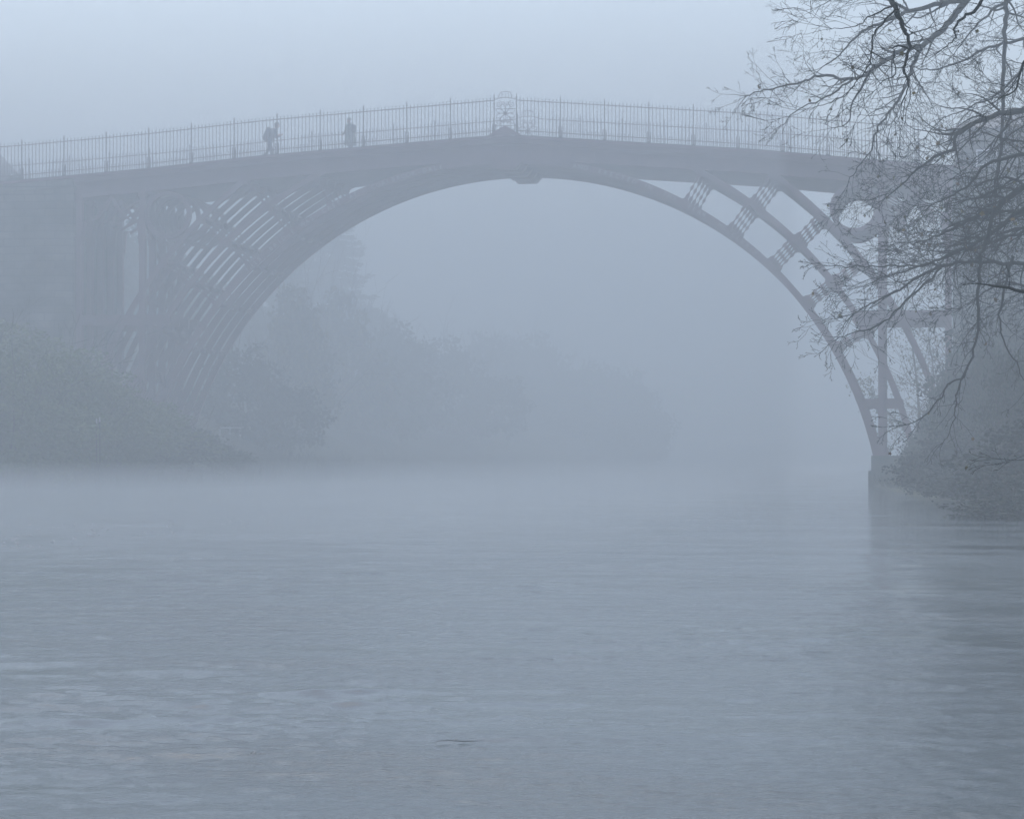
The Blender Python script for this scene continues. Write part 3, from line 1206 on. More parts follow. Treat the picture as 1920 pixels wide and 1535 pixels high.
def limb(tree, tips, path, dist, r0, r1, rng, lvl=2, L=1.2, dens=0.8, every=1, droop=0.02, start=0.1, spread=0.0, wander=0.18, minr=0.003, step=0.11, lift=0.03, crook=0.012):
    """a limb drawn through world points, tapering, with twigs growing from it"""
    P = []
    n = len(path)
    dd = 0.0
    for i, q in enumerate(path):
        px, py = q[:2]
        dd += rng.uniform(-1, 1) * spread
        P.append(pd(px, py, dist + dd + (q[2] if len(q) > 2 else 0)))
    S = smooth_path(P, 5)
    k = len(S)
    for i in range(1, k - 1):
        S[i] = S[i] + Vector((rng.gauss(0, 1), rng.gauss(0, 1), rng.gauss(0, 1))) * crook
    rad = [r0 + (r1 - r0) * (i / (k - 1)) ** 0.8 for i in range(k)]
    mb = MB()
    mb.tube(S, rad, 8)
    for i in range(1, k):
        t = i / (k - 1)
        if t < start:
            continue
        for rep in range(every):
            if rng.random() < dens:
                d = (S[i] - S[i - 1]).normalized()
                nd = rot_dir(d, R(rng.uniform(30, 70)), rng)
                nd = (nd - VIEW * (nd.dot(VIEW) * 0.4)).normalized()
                grow(mb, tips, S[i], nd, L * rng.uniform(0.45, 1.1) * (1.1 - 0.4 * t), min(rad[i] * 0.5, 0.02 + r1), lvl, rng, VIEW, droop, step, 0.62, wander, 5, minr, lift)
    # the end forks on
    d = (S[-1] - S[-3]).normalized()
    for s in range(3):
        grow(mb, tips, S[-1], rot_dir(d, R(rng.uniform(5, 30)), rng), L * 0.7, r1, lvl, rng, VIEW, droop, step, 0.62, wander, 5, minr, lift)
    return mb.build('limb', M_BARK, tree)


def star_leaves(name, pts, size, mat, rng, parent):
    """hanging lobed leaves, curled a little"""
    mb = MB()
    for p in pts:
        s = size * rng.uniform(0.6, 1.2)
        ax = Vector((rng.gauss(0, 0.5), rng.gauss(0, 0.5), -1)).normalized()
        sd_ = ax.cross(Vector((rng.gauss(0, 1), rng.gauss(0, 1), 0.1))).normalized()
        nn = ax.cross(sd_)
        c = Vector(p) + ax * s * 0.6
        n = len(mb.v)
        k = 10
        mb.v.append(tuple(c))
        for i in range(k):
            a = 2 * PI * i / k
            q = s * (0.55 if i % 2 == 0 else 0.3) * (1 if i != 5 else 1.2)
            mb.v.append(tuple(c + ax * (q * math.cos(a)) + sd_ * (q * math.sin(a)) + nn * (abs(math.sin(a)) * s * 0.2 * rng.uniform(-1, 1))))
        for i in range(k):
            mb.f.append((n, n + 1 + i, n + 1 + (i + 1) % k))
        mb.tube([Vector(p), c], s * 0.03, 3, False)
    return mb.build(name, mat, parent)


# --- three bare trees leaning out from the near right bank
def bank_tree(label, trunk_px, dist, zb, r, spec, seed, leaves, leaf_size, group='bare riverside trees', extra=()):
    rng = random.Random(seed)
    base = pd(trunk_px, 800, dist)
    gz = ground_z(base.x, base.y)
    o = empty('bare_tree', (base.x, base.y, gz))
    tag(o, label, 'tree', group)
    top = pd(trunk_px - 40, -500, dist)
    mb = MB()
    k = 14
    pts = [Vector((base.x + 0.15 * math.sin(i * 0.9), base.y + 0.1 * math.cos(i), gz - 0.3 + (top.z + 1.0 - gz) * i / k)) for i in range(k + 1)]
    mb.tube(pts, [r * (1.25 if i == 0 else 1) * (1 - 0.6 * i / k) for i in range(k + 1)], 12)
    mb.build('trunk', M_BARK, o, True)
    tips = []
    prw = random.Random(seed + 100)
    for (n_, xa, xb, ya, yb) in extra:
        for _ in range(n_):
            ex, ey = prw.uniform(xa, xb), prw.uniform(ya, yb)
            sx, sy = prw.uniform(1990, 2080), ey + prw.uniform(-170, 60)
            mx_, my_ = (sx + ex) / 2, (sy + ey) / 2 - prw.uniform(0, 50)
            spec.append(dict(path=[(sx + 60, sy), (sx, sy), ((sx + mx_) / 2, (sy + my_) / 2 - 10), (mx_, my_), ((mx_ + ex) / 2, (my_ + ey) / 2 - prw.uniform(-10, 25)), (ex, ey)],
                             r=(prw.uniform(0.018, 0.035), 0.004), dd=prw.uniform(-2.5, 2.5), kw=dict(fine2, L=0.7, start=0.15, dens=0.7)))
    for s in spec:
        kw = s.get('kw', {})
        limb(o, tips, s['path'], dist + s.get('dd', 0), s['r'][0], s['r'][1], rng, **kw)
    ch = [tips[i] for i in rng.sample(range(len(tips)), min(leaves, len(tips)))]
    if ch:
        star_leaves('leaves', ch, leaf_size, M_LEAF_LAST, rng, o)
    return o


fine = dict(lvl=3, L=1.2, dens=0.8, spread=0.25, minr=0.0028, step=0.12)
fine2 = dict(lvl=3, L=0.95, dens=0.75, spread=0.2, minr=0.0026, step=0.1)
sparse = dict(lvl=2, L=0.7, dens=0.5, spread=0.15, minr=0.003)
bank_tree('tallest bare tree whose long grey limb reaches left over the railings', 2080, 57, 0, 0.3, [
    dict(path=[(2075, -190), (1960, -120), (1880, -60), (1813, 0), (1789, 30), (1765, 56), (1730, 86), (1700, 92), (1665, 110), (1632, 133), (1600, 148), (1540, 142), (1510, 151), (1469, 163), (1433, 169), (1400, 180)], r=(0.084, 0.0080), kw=dict(fine, start=0.35, L=0.75)),
    dict(path=[(1722, 92), (1713, 120), (1700, 160), (1679, 196), (1659, 222), (1641, 252), (1632, 282), (1608, 314), (1590, 345)], r=(0.040, 0.0064), kw=dict(fine2, dens=0.5)),
    dict(path=[(1813, 0), (1765, 6), (1706, 21), (1670, 38), (1617, 59), (1581, 98), (1543, 125)], r=(0.056, 0.0080), kw=dict(fine2)),
    dict(path=[(1600, 148), (1575, 165), (1545, 185), (1500, 205), (1465, 235)], r=(0.024, 0.0064), kw=dict(sparse, L=0.5)),
    dict(path=[(1632, 133), (1600, 190), (1590, 230), (1560, 240)], r=(0.024, 0.0064), kw=dict(sparse, L=0.7)),
    dict(path=[(1706, 21), (1640, -10), (1580, -5), (1540, 10)], r=(0.032, 0.0064), kw=dict(fine2)),
    dict(path=[(1900, -300), (1895, -100), (1888, 0), (1884, 60), (1882, 150), (1878, 260), (1868, 330)], r=(0.060, 0.0240), kw=dict(fine2, start=0.3, dens=0.5)),
    dict(path=[(2060, -60), (1980, 20), (1920, 71), (1855, 89), (1795, 119), (1735, 133), (1700, 118)], r=(0.048, 0.0064), dd=1.5, kw=dict(fine2, start=0.3)),
    dict(path=[(2080, -100), (2000, -60), (1930, -20), (1860, 20), (1820, 60), (1790, 100)], r=(0.056, 0.0080), dd=2, kw=dict(fine2, start=0.3)),
], 11, 34, 0.085, extra=((3, 1760, 1880, 20, 200),))

bank_tree('broad bare tree with dense drooping twigs in front of the right pillars', 2170, 47, 0, 0.28, [
    dict(path=[(2120, 150), (2000, 190), (1920, 208), (1869, 214), (1840, 226), (1795, 255), (1786, 279), (1745, 297), (1706, 332), (1675, 360)], r=(0.061, 0.008), kw=dict(fine2, start=0.25, dens=0.7)),
    dict(path=[(2140, 250), (2020, 310), (1920, 350), (1873, 388), (1825, 407), (1790, 428), (1750, 446), (1705, 455)], r=(0.072, 0.008), kw=dict(fine2, start=0.25, dens=0.85)),
    dict(path=[(2150, 420), (2020, 470), (1920, 495), (1825, 489), (1760, 502), (1710, 528), (1678, 548), (1632, 570), (1600, 588)], r=(0.040, 0.007), kw=dict(fine2, start=0.25, dens=0.85)),
    dict(path=[(1780, 497), (1720, 496), (1678, 500), (1620, 500), (1570, 498)], r=(0.020, 0.006), kw=dict(fine2, L=0.55, dens=0.8)),
    dict(path=[(1765, 502), (1710, 554), (1658, 603), (1613, 622), (1575, 632)], r=(0.019, 0.006), kw=dict(sparse, L=0.45)),
    dict(path=[(1920, 391), (1857, 437), (1790, 475), (1740, 492), (1690, 512), (1650, 522)], r=(0.036, 0.007), kw=dict(fine2, dens=0.9)),
    dict(path=[(2100, 330), (1990, 380), (1930, 430), (1870, 450), (1810, 470), (1740, 470)], r=(0.043, 0.007), dd=1.5, kw=dict(fine2, start=0.25, dens=0.9)),
    dict(path=[(2000, 300), (1920, 290), (1850, 310), (1820, 345), (1780, 368), (1745, 385)], r=(0.036, 0.007), dd=-1.5, kw=dict(fine2, start=0.2, dens=0.85)),
    dict(path=[(1867, 390), (1850, 450), (1838, 495), (1834, 577), (1828, 642), (1805, 704), (1776, 723), (1743, 772), (1700, 796)], r=(0.032, 0.006), dd=-2, kw=dict(lvl=2, L=0.5, dens=0.42, spread=0.1, start=0.25, lift=-0.05)),
    dict(path=[(1815, 690), (1795, 733), (1792, 772), (1787, 795), (1768, 830)], r=(0.013, 0.005), dd=-2, kw=dict(lvl=1, L=0.4, dens=0.45, spread=0.05)),
    dict(path=[(1900, 480), (1880, 560), (1876, 625), (1905, 680), (1925, 720)], r=(0.022, 0.005), dd=-3, kw=dict(lvl=2, L=0.6, dens=0.4)),
    dict(path=[(2150, 560), (2000, 560), (1930, 540), (1880, 530), (1830, 560)], r=(0.036, 0.006), dd=1, kw=dict(fine2, dens=0.7)),
    dict(path=[(2150, 100), (2000, 60), (1930, 110), (1880, 170), (1820, 200), (1770, 220)], r=(0.036, 0.006), dd=2, kw=dict(fine2, dens=0.75, start=0.2)),
], 23, 90, 0.075, extra=((8, 1760, 1890, 340, 450), (8, 1740, 1890, 450, 580), (4, 1760, 1900, 200, 330)))

near = dict(lvl=2, L=0.45, dens=0.33, spread=0.08, minr=0.0016, wander=0.16, step=0.06, crook=0.006)
bank_tree('nearest dark bare tree with crooked twigs hanging in from the top edge', 2560, 23, 0, 0.24, [
    dict(path=[(2540, -420), (2200, -420), (1900, -350), (1740, -180), (1690, -60), (1673, -6), (1679, 18), (1688, 39), (1700, 65), (1705, 92), (1694, 128), (1703, 148), (1697, 180)], r=(0.0400, 0.0040), kw=dict(near, start=0.6)),
    dict(path=[(1679, 18), (1647, 53), (1635, 83), (1629, 119), (1605, 157), (1584, 178), (1543, 196), (1512, 205)], r=(0.0072, 0.0020), kw=dict(near)),
    dict(path=[(1676, 10), (1632, 30), (1605, 50), (1560, 55)], r=(0.0072, 0.0020), kw=dict(near)),
    dict(path=[(1679, 18), (1700, 50), (1715, 65), (1735, 72)], r=(0.0072, 0.0020), kw=dict(near)),
    dict(path=[(1705, 92), (1680, 85), (1674, 105), (1677, 139), (1653, 154), (1638, 172)], r=(0.0072, 0.0024), kw=dict(near, dens=0.2)),
    dict(path=[(1900, -350), (1880, -120), (1842, 0), (1807, 33), (1789, 53), (1790, 75), (1765, 95)], r=(0.0200, 0.0032), kw=dict(near, start=0.5)),
    dict(path=[(2000, -350), (1990, -50), (1940, 60), (1915, 130), (1905, 165), (1880, 182)], r=(0.0200, 0.0032), kw=dict(near, start=0.5)),
    dict(path=[(2540, 560), (2200, 590), (2000, 562), (1920, 546), (1853, 534)], r=(0.0360, 0.0072), kw=dict(near, start=0.8, dens=0.15, L=0.2)),
    dict(path=[(2200, 590), (2080, 650), (2000, 770), (1950, 850), (1895, 862)], r=(0.0096, 0.0016), kw=dict(near, start=0.6, dens=0.25, L=0.3)),
], 5, 12, 0.035)


# --- shrubs, reused in four shapes
def shrub_meshes(seed, blobs, n, size, mat, upright=False, stems=14, H=3.0):
    rng = np.random.default_rng(seed)
    pr = random.Random(seed)
    pts = []
    tot = sum(b[3] for b in blobs)
    for (cx_, cy_, cz_, q, rx, rz_) in blobs:
        m = int(n * q / tot)
        d = rng.normal(size=(m, 3))
        d /= np.linalg.norm(d, axis=1)[:, None]
        lump = 1 + 0.22 * np.sin(d[:, 0] * 5 + cx_ * 3) * np.sin(d[:, 1] * 4 + 1) + 0.15 * np.sin(d[:, 2] * 9 + cx_)
        rr = rng.uniform(0.25, 1, size=(m, 1)) ** 0.45 * lump[:, None]
        # leave gaps: thin out where a coarse pattern is low
        p = d * rr * np.array([rx, rx, rz_]) + np.array([cx_, cy_, cz_])
        g = np.sin(p[:, 0] * 4.1) + np.sin(p[:, 1] * 3.7 + 2) + np.sin(p[:, 2] * 4.6 + p[:, 0] * 2)
        p = p[g > rng.uniform(-2.6, 0.6, size=m)]
        pts.append(p)
    pts = np.concatenate(pts)
    pts = pts[pts[:, 2] > -0.15]
    if upright:
        aim = np.tile(np.array([0, 0, 1.0]), (len(pts), 1))
        fo = quads_mesh('foliage', pts, size, mat, rng, 0.3, aim=aim)
    else:
        fo = quads_mesh('foliage', pts, size, mat, rng, 0.6, upbias=0.4)
    mb = MB()
    tips = []
    for i in range(stems):
        a = pr.uniform(0, 2 * PI)
        b = pr.choice(blobs)
        p0 = Vector((0.25 * math.cos(a), 0.25 * math.sin(a), -0.3))
        tgt = Vector((b[0] + pr.gauss(0, b[4] * 0.5), b[1] + pr.gauss(0, b[4] * 0.5), b[2] + b[5] * pr.uniform(0.5, 1.0)))
        L = (tgt - p0).length * pr.uniform(0.9, 1.1)
        grow(mb, tips, p0, (tgt - p0) + Vector((0, 0, 0.8 if upright else 0.3)), L, 0.03, 2, pr, None, 0.0, 0.3, 0.4, 0.1, 4, 0.004, 0.02)
    st = mb.mesh('stem', M_BARK2)
    return fo, st


SH = {
    'round': shrub_meshes(1, [(0, 0, 1.1, 3, 1.3, 1.1), (0.9, 0.3, 0.8, 2, 0.9, 0.8), (-0.9, -0.2, 0.9, 2, 1.0, 0.9), (0.1, 0.2, 2.0, 1.5, 0.8, 0.7)], 24000, 0.09, M_LEAF_OLIVE),
    'dark': shrub_meshes(2, [(0, 0, 0.9, 3, 1.5, 1.0), (1.1, -0.3, 0.7, 2, 0.9, 0.8), (-1.2, 0.3, 0.6, 2, 1.0, 0.7), (-0.3, 0, 1.7, 1.5, 0.9, 0.7)], 15000, 0.12, M_LEAF_DARK),
    'autumn': shrub_meshes(3, [(0, 0, 1.2, 3, 1.1, 1.2), (0.8, 0.3, 1.5, 2, 0.8, 1.0), (-0.7, -0.2, 0.7, 2, 0.9, 0.8), (0, 0.2, 2.3, 1.2, 0.6, 0.6)], 11000, 0.13, M_LEAF_AUT),
    'upright': shrub_meshes(4, [(0, 0, 1.5, 3, 1.0, 1.8), (0.9, 0.2, 1.2, 2, 0.7, 1.5), (-0.8, 0, 1.3, 2, 0.8, 1.6), (0.2, -0.3, 2.6, 1.5, 0.6, 1.1)], 14000, 0.14, M_LEAF_DEEP, True, 20),
}


SHH = {'round': 2.75, 'dark': 2.45, 'autumn': 2.95, 'upright': 3.9}


def shrub(kind, x, y, s, label, group, rz=0.0, sz=1.0, dz=-0.1, top=None):
    g = ground_z(x, y) + dz
    o = empty('shrub', (x, y, g), rz)
    sc = s * sz
    if top is not None:
        zt = CAM.z + (850 - top) / F_PX * (y - CAM.y) * 1.01
        sc = max(0.35, (zt - g) / SHH[kind])
    o.scale = (s, s, sc)
    tag(o, label, 'shrub', group)
    fo, st = SH[kind]
    for nm, m in (('foliage', fo), ('stem', st)):
        c = bpy.data.objects.new(nm, m)
        COL.objects.link(c)
        c.parent = o
    return o


GR = 'shrubs along the right bank'
right_shrubs = [
    # px, Y, kind, scale, sz, extra outward x, label
    (1905, -66, 'dark', 1.0, 890, 'dark low shrub overhanging the water at the right edge, nearest of the right bank'),
    (1958, -60, 'dark', 1.5, 770, 'big dark shrub filling the right edge above the water'),
    (1860, -52, 'dark', 1.1, 850, 'second low shrub at the water, just left of the one at the right edge'),
    (1925, -48, 'upright', 1.3, 660, 'tall upright green shrub right of the hanging branch tips'),
    (1812, -40, 'dark', 1.15, 800, 'dark rounded shrub at the water below the hanging twigs'),
    (1870, -36, 'upright', 1.25, 640, 'tall thin stemmed shrub left of the tall upright green one'),
    (1805, -26, 'dark', 0.9, 805, 'rounded shrub on the bank just before the stone footing'),
    (1822, -22, 'upright', 1.2, 650, 'upright shrub covering the foot of the right abutment'),
    (1768, -12, 'dark', 0.85, 775, 'dark ivy covered shrub hiding the right stone footing'),
    (1800, -9, 'autumn', 1.1, 705, 'russet leaved shrub below the right horizontal beam'),
    (1772, -4, 'dark', 0.65, 745, 'small shrub growing against the right pillars'),
    (1700, -5, 'dark', 0.45, 872, 'smallest shrub at the waterline against the right stone footing'),
    (1742, -17, 'dark', 0.6, 868, 'small waterline shrub just right of the right stone footing'),
    (1790, -30, 'dark', 0.6, 866, 'small waterline shrub half way along the right bank'),
    (1838, -43, 'dark', 0.65, 872, 'small waterline shrub below the tall thin stemmed shrub'),
    (1895, -20, 'dark', 2.0, 570, 'massive shrub climbing the bank in front of the right abutment'),
]
rr_ = random.Random(77)
for (px, Y, kd, s, tp, lab) in right_shrubs:
    x = at(px, 850, Y).x
    shrub(kd, x, Y, s, lab, GR, rr_.uniform(0, 6), top=tp)
for i, (x, y, kd, s, sz, lab) in enumerate([
        (24.5, -8, 'upright', 1.8, 620, 'tall upright shrub rising up the abutment wall behind the bare branches'),
        (21.5, 12, 'autumn', 1.5, 720, 'autumn coloured shrub seen through the right pillars'),
        (19.0, 18, 'round', 1.2, 770, 'small pale shrub beyond the right footing, seen between pillar and bushes'),
        (23.5, -30, 'upright', 1.8, 600, 'tall reedy shrub high on the right bank')]):
    shrub(kd, x, y, s, lab, GR, i * 1.3, top=sz)

GL = 'shrubs along the left bank'
left_shrubs = [
    (10, -12, 'round', 2.0, 650, 'large olive willow shrub at the left edge of the water'),
    (95, -10.5, 'round', 2.1, 660, 'broad olive willow shrub second from the left edge'),
    (170, -9, 'round', 1.8, 700, 'broad olive shrub under the left abutment wall'),
    (235, -8, 'round', 1.6, 720, 'mid height shrub below the left outer pillars'),
    (290, -6.5, 'round', 1.6, 755, 'olive shrub hiding the foot of the left inner pillars'),
    (345, -6, 'dark', 1.5, 800, 'low dark shrub at the foot of the left arch springing'),
    (30, -7, 'round', 2.4, 600, 'tallest willow shrub high against the left abutment'),
    (395, -3, 'dark', 1.1, 820, 'small dark shrub at the water right of the arch foot'),
]
for (px, Y, kd, s, tp, lab) in left_shrubs:
    x = at(px, 850, Y).x
    shrub(kd, x, Y, s, lab, GL, rr_.uniform(0, 6), top=tp)
for i, (px, Y, kd, s, sz, lab) in enumerate([
        (470, 14, 'dark', 1.8, 1.1, 'dark shrub just beyond the bridge on the left bank'),
        (560, 26, 'autumn', 1.9, 1.3, 'yellow leaved shrub beyond the bridge, below the conifer'),
        (640, 38, 'autumn', 2.0, 1.3, 'second yellow leaved shrub beyond the bridge, nearer the middle'),
        (740, 48, 'dark', 2.4, 1.1, 'dark rounded shrub on the far bank below the broad trees'),
        (840, 58, 'dark', 2.4, 1.0, 'dark shrub on the far bank left of the headland')]):
    shrub(kd, at(px, 850, Y).x, Y, s, lab, 'shrubs on the bank beyond the bridge', i * 1.7, sz)


# a small shrub at the left end of the deck
o = empty('shrub', (at(34, 340, 6.6).x, 6.6, deck_z(-22) - 0.02), 0.7)
o.scale = (0.42, 0.3, 0.4)
tag(o, 'small dark rounded shrub at the far left end of the deck behind the railings', 'shrub')
for nm, m in (('foliage', SH['dark'][0]), ('stem', SH['dark'][1])):
    c = bpy.data.objects.new(nm, m)
    COL.objects.link(c)
    c.parent = o

# --- trees beyond the bridge
def crown_mesh(seed, H, W, n, size, mat, shape):
    rng = np.random.default_rng(seed)
    k = 46
    cs = []
    while len(cs) < k:
        p = rng.uniform(-1, 1, 3)
        if np.linalg.norm(p) < 1:
            cs.append(p)
    cs = np.array(cs) * np.array([W, W, H * 0.36]) + np.array([0, 0, H * 0.6])
    if shape == 'tall':
        cs[:, :2] *= (1.15 - (cs[:, 2:3] / H) * 0.75)
    m = n // k
    pts = []
    for c in cs:
        r = rng.uniform(0.22, 0.42) * W
        d = rng.normal(size=(m, 3))
        d /= np.linalg.norm(d, axis=1)[:, None]
        pts.append(c + d * r * rng.uniform(0.3, 1.1, (m, 1)) * np.array([1, 1, 0.75]))
    pts = np.concatenate(pts)
    return quads_mesh('crown', pts, size, mat, rng, 0.7, upbias=0.5), cs


def broad_tree(x, y, H, W, seed, label, mat, n=16000, size=0.24):
    g = ground_z(x, y)
    o = empty('broadleaf_tree', (x, y, g))
    tag(o, label, 'tree', 'trees beyond the bridge')
    cr, cs = crown_mesh(seed, H, W, n, size, mat, 'tall')
    c = bpy.data.objects.new('crown', cr)
    COL.objects.link(c)
    c.parent = o
    pr = random.Random(seed)
    mb = MB()
    mb.tube([(0, 0, -0.5), (0.1, 0, H * 0.3), (-0.1, 0.1, H * 0.6), (0, 0, H * 0.9)], [H * 0.028, H * 0.022, H * 0.013, 0.03], 9)
    for q in cs[::2]:
        z0 = q[2] * pr.uniform(0.45, 0.8)
        mid = Vector((q[0] * 0.4, q[1] * 0.4, (z0 + q[2]) / 2 + 0.2))
        mb.tube([(0, 0, z0), mid, tuple(q)], [H * 0.008, H * 0.005, 0.015], 5)
    t = bpy.data.objects.new('trunk', mb.mesh('trunk', M_BARK2))
    COL.objects.link(t)
    t.parent = o
    return o


def conifer(x, y, H, W, seed, label):
    g = ground_z(x, y)
    o = empty('conifer', (x, y, g))
    tag(o, label, 'tree', 'trees beyond the bridge')
    rng = np.random.default_rng(seed)
    pr = random.Random(seed)
    mb = MB()
    mb.tube([(0, 0, -0.5), (0, 0, H * 0.5), (0, 0, H)], [H * 0.02, H * 0.012, 0.03], 9)
    pts, aim = [], []
    z = H * 0.1
    while z < H - 0.3:
        t = z / H
        for b in range(pr.randint(6, 8)):
            L = W * (1 - t) ** 0.75 * pr.uniform(0.6, 1.12) + 0.2
            a = pr.uniform(0, 2 * PI)
            dx, dy = math.cos(a), math.sin(a)
            bp = []
            m = 8
            for i in range(m + 1):
                u = i / m
                bp.append(Vector((dx * L * u, dy * L * u, z + L * (0.10 * u - 0.42 * u * u + 0.26 * u ** 4))))
            mb.tube(bp, [0.05 * (1 - t) + 0.015 - 0.004 * 0] + [0.03 * (1 - t) * (1 - i / m) + 0.008 for i in range(1, m + 1)], 4, False)
            for i in range(int(50 + 130 * L / W)):
                u = pr.uniform(0.12, 1)
                k = min(m - 1, int(u * m))
                q = bp[k].lerp(bp[k + 1], u * m - k)
                side_ = pr.choice((-1, 1))
                w_ = 0.34 * L * (1.05 - u) + 0.1
                f = pr.uniform(0, 1)
                pts.append((q.x - dy * side_ * w_ * f + dx * w_ * f * 0.5, q.y + dx * side_ * w_ * f + dy * w_ * f * 0.5, q.z - 0.12 * w_ * f + pr.gauss(0, 0.04)))
                aim.append((-dy * side_ * 0.6 + dx, dx * side_ * 0.6 + dy, -0.25))
        z += 0.2 + 0.1 * (1 - t) + pr.uniform(0, 0.2)
    cr = quads_mesh('crown', np.array(pts), 0.42, M_NEEDLE, rng, 0.26, aim=np.array(aim))
    for nm, me in (('trunk', mb.mesh('trunk', M_BARK2)), ('crown', cr)):
        c = bpy.data.objects.new(nm, me)
        COL.objects.link(c)
        c.parent = o
    return o


def put(px, Y):
    return at(px, 850, Y).x, Y


def height_to(px, py, Y):
    x = at(px, 850, Y).x
    return at(px, py, Y).z - ground_z(x, Y)


x, y = put(606, 62)
conifer(x, y, height_to(606, 318, 62), 4.6, 3, 'tall conifer with drooping tiered branches beyond the left half of the arch')
x, y = put(540, 50)
conifer(x, y, height_to(540, 470, 50), 3.0, 8, 'shorter conifer left of the tall one, partly behind the bridge ribs')
for (px, py, Y, W, sd_, lab, mt) in [
        (690, 560, 70, 3.4, 31, 'rounded tree right of the tall conifer on the far bank', M_LEAF_DARK),
        (745, 650, 78, 3.6, 32, 'lower broad tree between the conifer and the open water', M_LEAF_OLIVE),
        (610, 640, 48, 3.2, 33, 'yellowing tree in front of the tall conifer', M_LEAF_AUT),
        (860, 735, 84, 3.6, 34, 'faint low tree left of the headland trees', M_LEAF_OLIVE),
        (960, 690, 100, 5.0, 35, 'pale tree in the middle of the headland', M_LEAF_OLIVE),
        (1070, 705, 104, 5.0, 36, 'broad misty tree on the headland, right of the middle', M_LEAF_DARK),
        (1150, 745, 102, 3.6, 37, 'last misty tree at the right tip of the headland', M_LEAF_DARK),
        (450, 560, 40, 3.4, 38, 'tree seen between the ribs of the left half of the arch', M_LEAF_DARK),
        (60, 470, 90, 5.0, 39, 'tall tree far behind the left abutment', M_LEAF_DARK),
        (240, 420, 30, 4.5, 40, 'dense tree behind the left pillars, seen through the slot between them', M_LEAF_DARK),
        (340, 500, 34, 4.0, 44, 'tree behind the left pillars, right of the one in the slot', M_LEAF_OLIVE)]:
    x, y = put(px, Y)
    broad_tree(x, y, max(2.5, height_to(px, py, Y)), W * 0.75, sd_, lab, mt)
for (px, Y, kd, s, sz, lab) in [(905, 86, 'dark', 2.2, 1.0, 'misty shrub at the water left of the headland trees'), (1010, 92, 'dark', 2.4, 1.1, 'misty shrub at the water under the headland trees'),
                                (1110, 93, 'dark', 2.4, 1.1, 'misty shrub at the water near the tip of the headland'), (1185, 95, 'dark', 2.2, 1.2, 'last misty shrub at the tip of the headland')]:
    shrub(kd, at(px, 850, Y).x, Y, s, lab, 'shrubs on the bank beyond the bridge', px * 0.1, sz)

# slender half bare trees behind the right pillars
def slender(x, y, H, seed, label, lean):
    pr = random.Random(seed)
    g = ground_z(x, y)
    o = empty('slender_tree', (x, y, g))
    tag(o, label, 'tree', 'slender trees behind the right pillars')
    mb, cb = MB(), MB()
    tips = []
    path = [Vector((lean * (i / 8) ** 1.5 + pr.gauss(0, 0.05), pr.gauss(0, 0.08), -0.3 + H * i / 8)) for i in range(9)]
    mb.tube(path, [0.09 - 0.009 * i for i in range(9)], 7)
    for i in range(2, 9):
        for k in range(4):
            a = pr.uniform(0, 2 * PI)
            grow(cb, tips, path[i], Vector((math.cos(a) + lean * 0.2, math.sin(a), 0.55)), H * 0.27 * (1.15 - i / 12), 0.022, 2, pr, None, 0.0, 0.3, 0.6, 0.16, 4, 0.005, -0.03)
    t = bpy.data.objects.new('trunk', mb.mesh('trunk', M_BARK2))
    c = bpy.data.objects.new('branches', cb.mesh('branches', M_BARK2))
    rng = np.random.default_rng(seed)
    tp = np.array([tuple(q) for q in tips])
    tp = np.repeat(tp, 3, axis=0) + rng.normal(size=(len(tp) * 3, 3)) * 0.14
    l_ = bpy.data.objects.new('leaves', quads_mesh('leaves', tp, 0.13, M_LEAF_AUT, rng, 0.6, upbias=0.8))
    for q in (t, c, l_):
        COL.objects.link(q)
        q.parent = o


x = at(1700, 850, 16).x
slender(x + 0.8, 16, height_to(1700, 590, 16), 41, 'slender half bare tree rising behind the right pillars', -0.8)
x = at(1760, 850, 24).x
slender(x, 24, height_to(1750, 600, 24), 42, 'leafier slender tree right of the other, close to the abutment', -0.5)
x = at(1655, 850, 20).x
slender(x + 2.0, 20, height_to(1640, 760, 20), 43, 'low leaning sapling whose twigs show left of the right pillars', -3.0)

# --- grass and reeds along both shores
def shore_grass():
    rng = np.random.default_rng(9)
    pts = []
    for side_ in (-1, 1):
        for k in range(9000):
            y = rng.uniform(-85, 30) if side_ > 0 else rng.uniform(-22, 60)
            u = abs(rng.normal(0, 1.2)) + 0.02
            x = np.interp(y, YR, XR) + u if side_ > 0 else np.interp(y, YK, XL) - u
            pts.append((x, y, ground_z(x, y) - 0.03))
    pts = np.array(pts)
    aim = np.tile(np.array([0, 0, 1.0]), (len(pts), 1)) + rng.normal(size=(len(pts), 3)) * 0.35
    o = link('bank_grass', quads_mesh('bank_grass', pts, 0.42, M_GRASS, rng, 0.09, aim=aim))
    tag(o, 'long dull grass along the edges of the river', 'grass', None, 'stuff')


shore_grass()

# ---------------------------------------------------------------- small things
def on_water(px, py):
    d = ray(px, py)
    return CAM + d * (-CAM.z / d.z)


for (px, py, L, lab, rz) in [(862, 1391, 0.22, 'thin dark twig floating flat on the water near the centre', 0.1), (480, 1415, 0.07, 'short tilted twig floating on the water left of the long one', 0.5)]:
    p = on_water(px, py)
    mb = MB()
    pr = random.Random(px)
    pts = [Vector((-L / 2 + L * i / 8, pr.gauss(0, 0.004), 0.003 + 0.002 * math.sin(i * 0.9) + (0.004 if i == 2 else 0))) for i in range(9)]
    mb.tube(pts, [0.0008 + (0.0012 if L > 0.1 else 0.0006) * math.sin(PI * i / 8) for i in range(9)], 5)
    mb.tube([pts[3], pts[3] + Vector((0.02, 0.03, 0.008))], 0.0015, 4)
    o = mb.build('floating_twig', M_TWIG)
    o.location = (p.x, p.y, 0.004)
    o.rotation_euler = (0, 0, rz + YAW)
    tag(o, lab, 'twig')

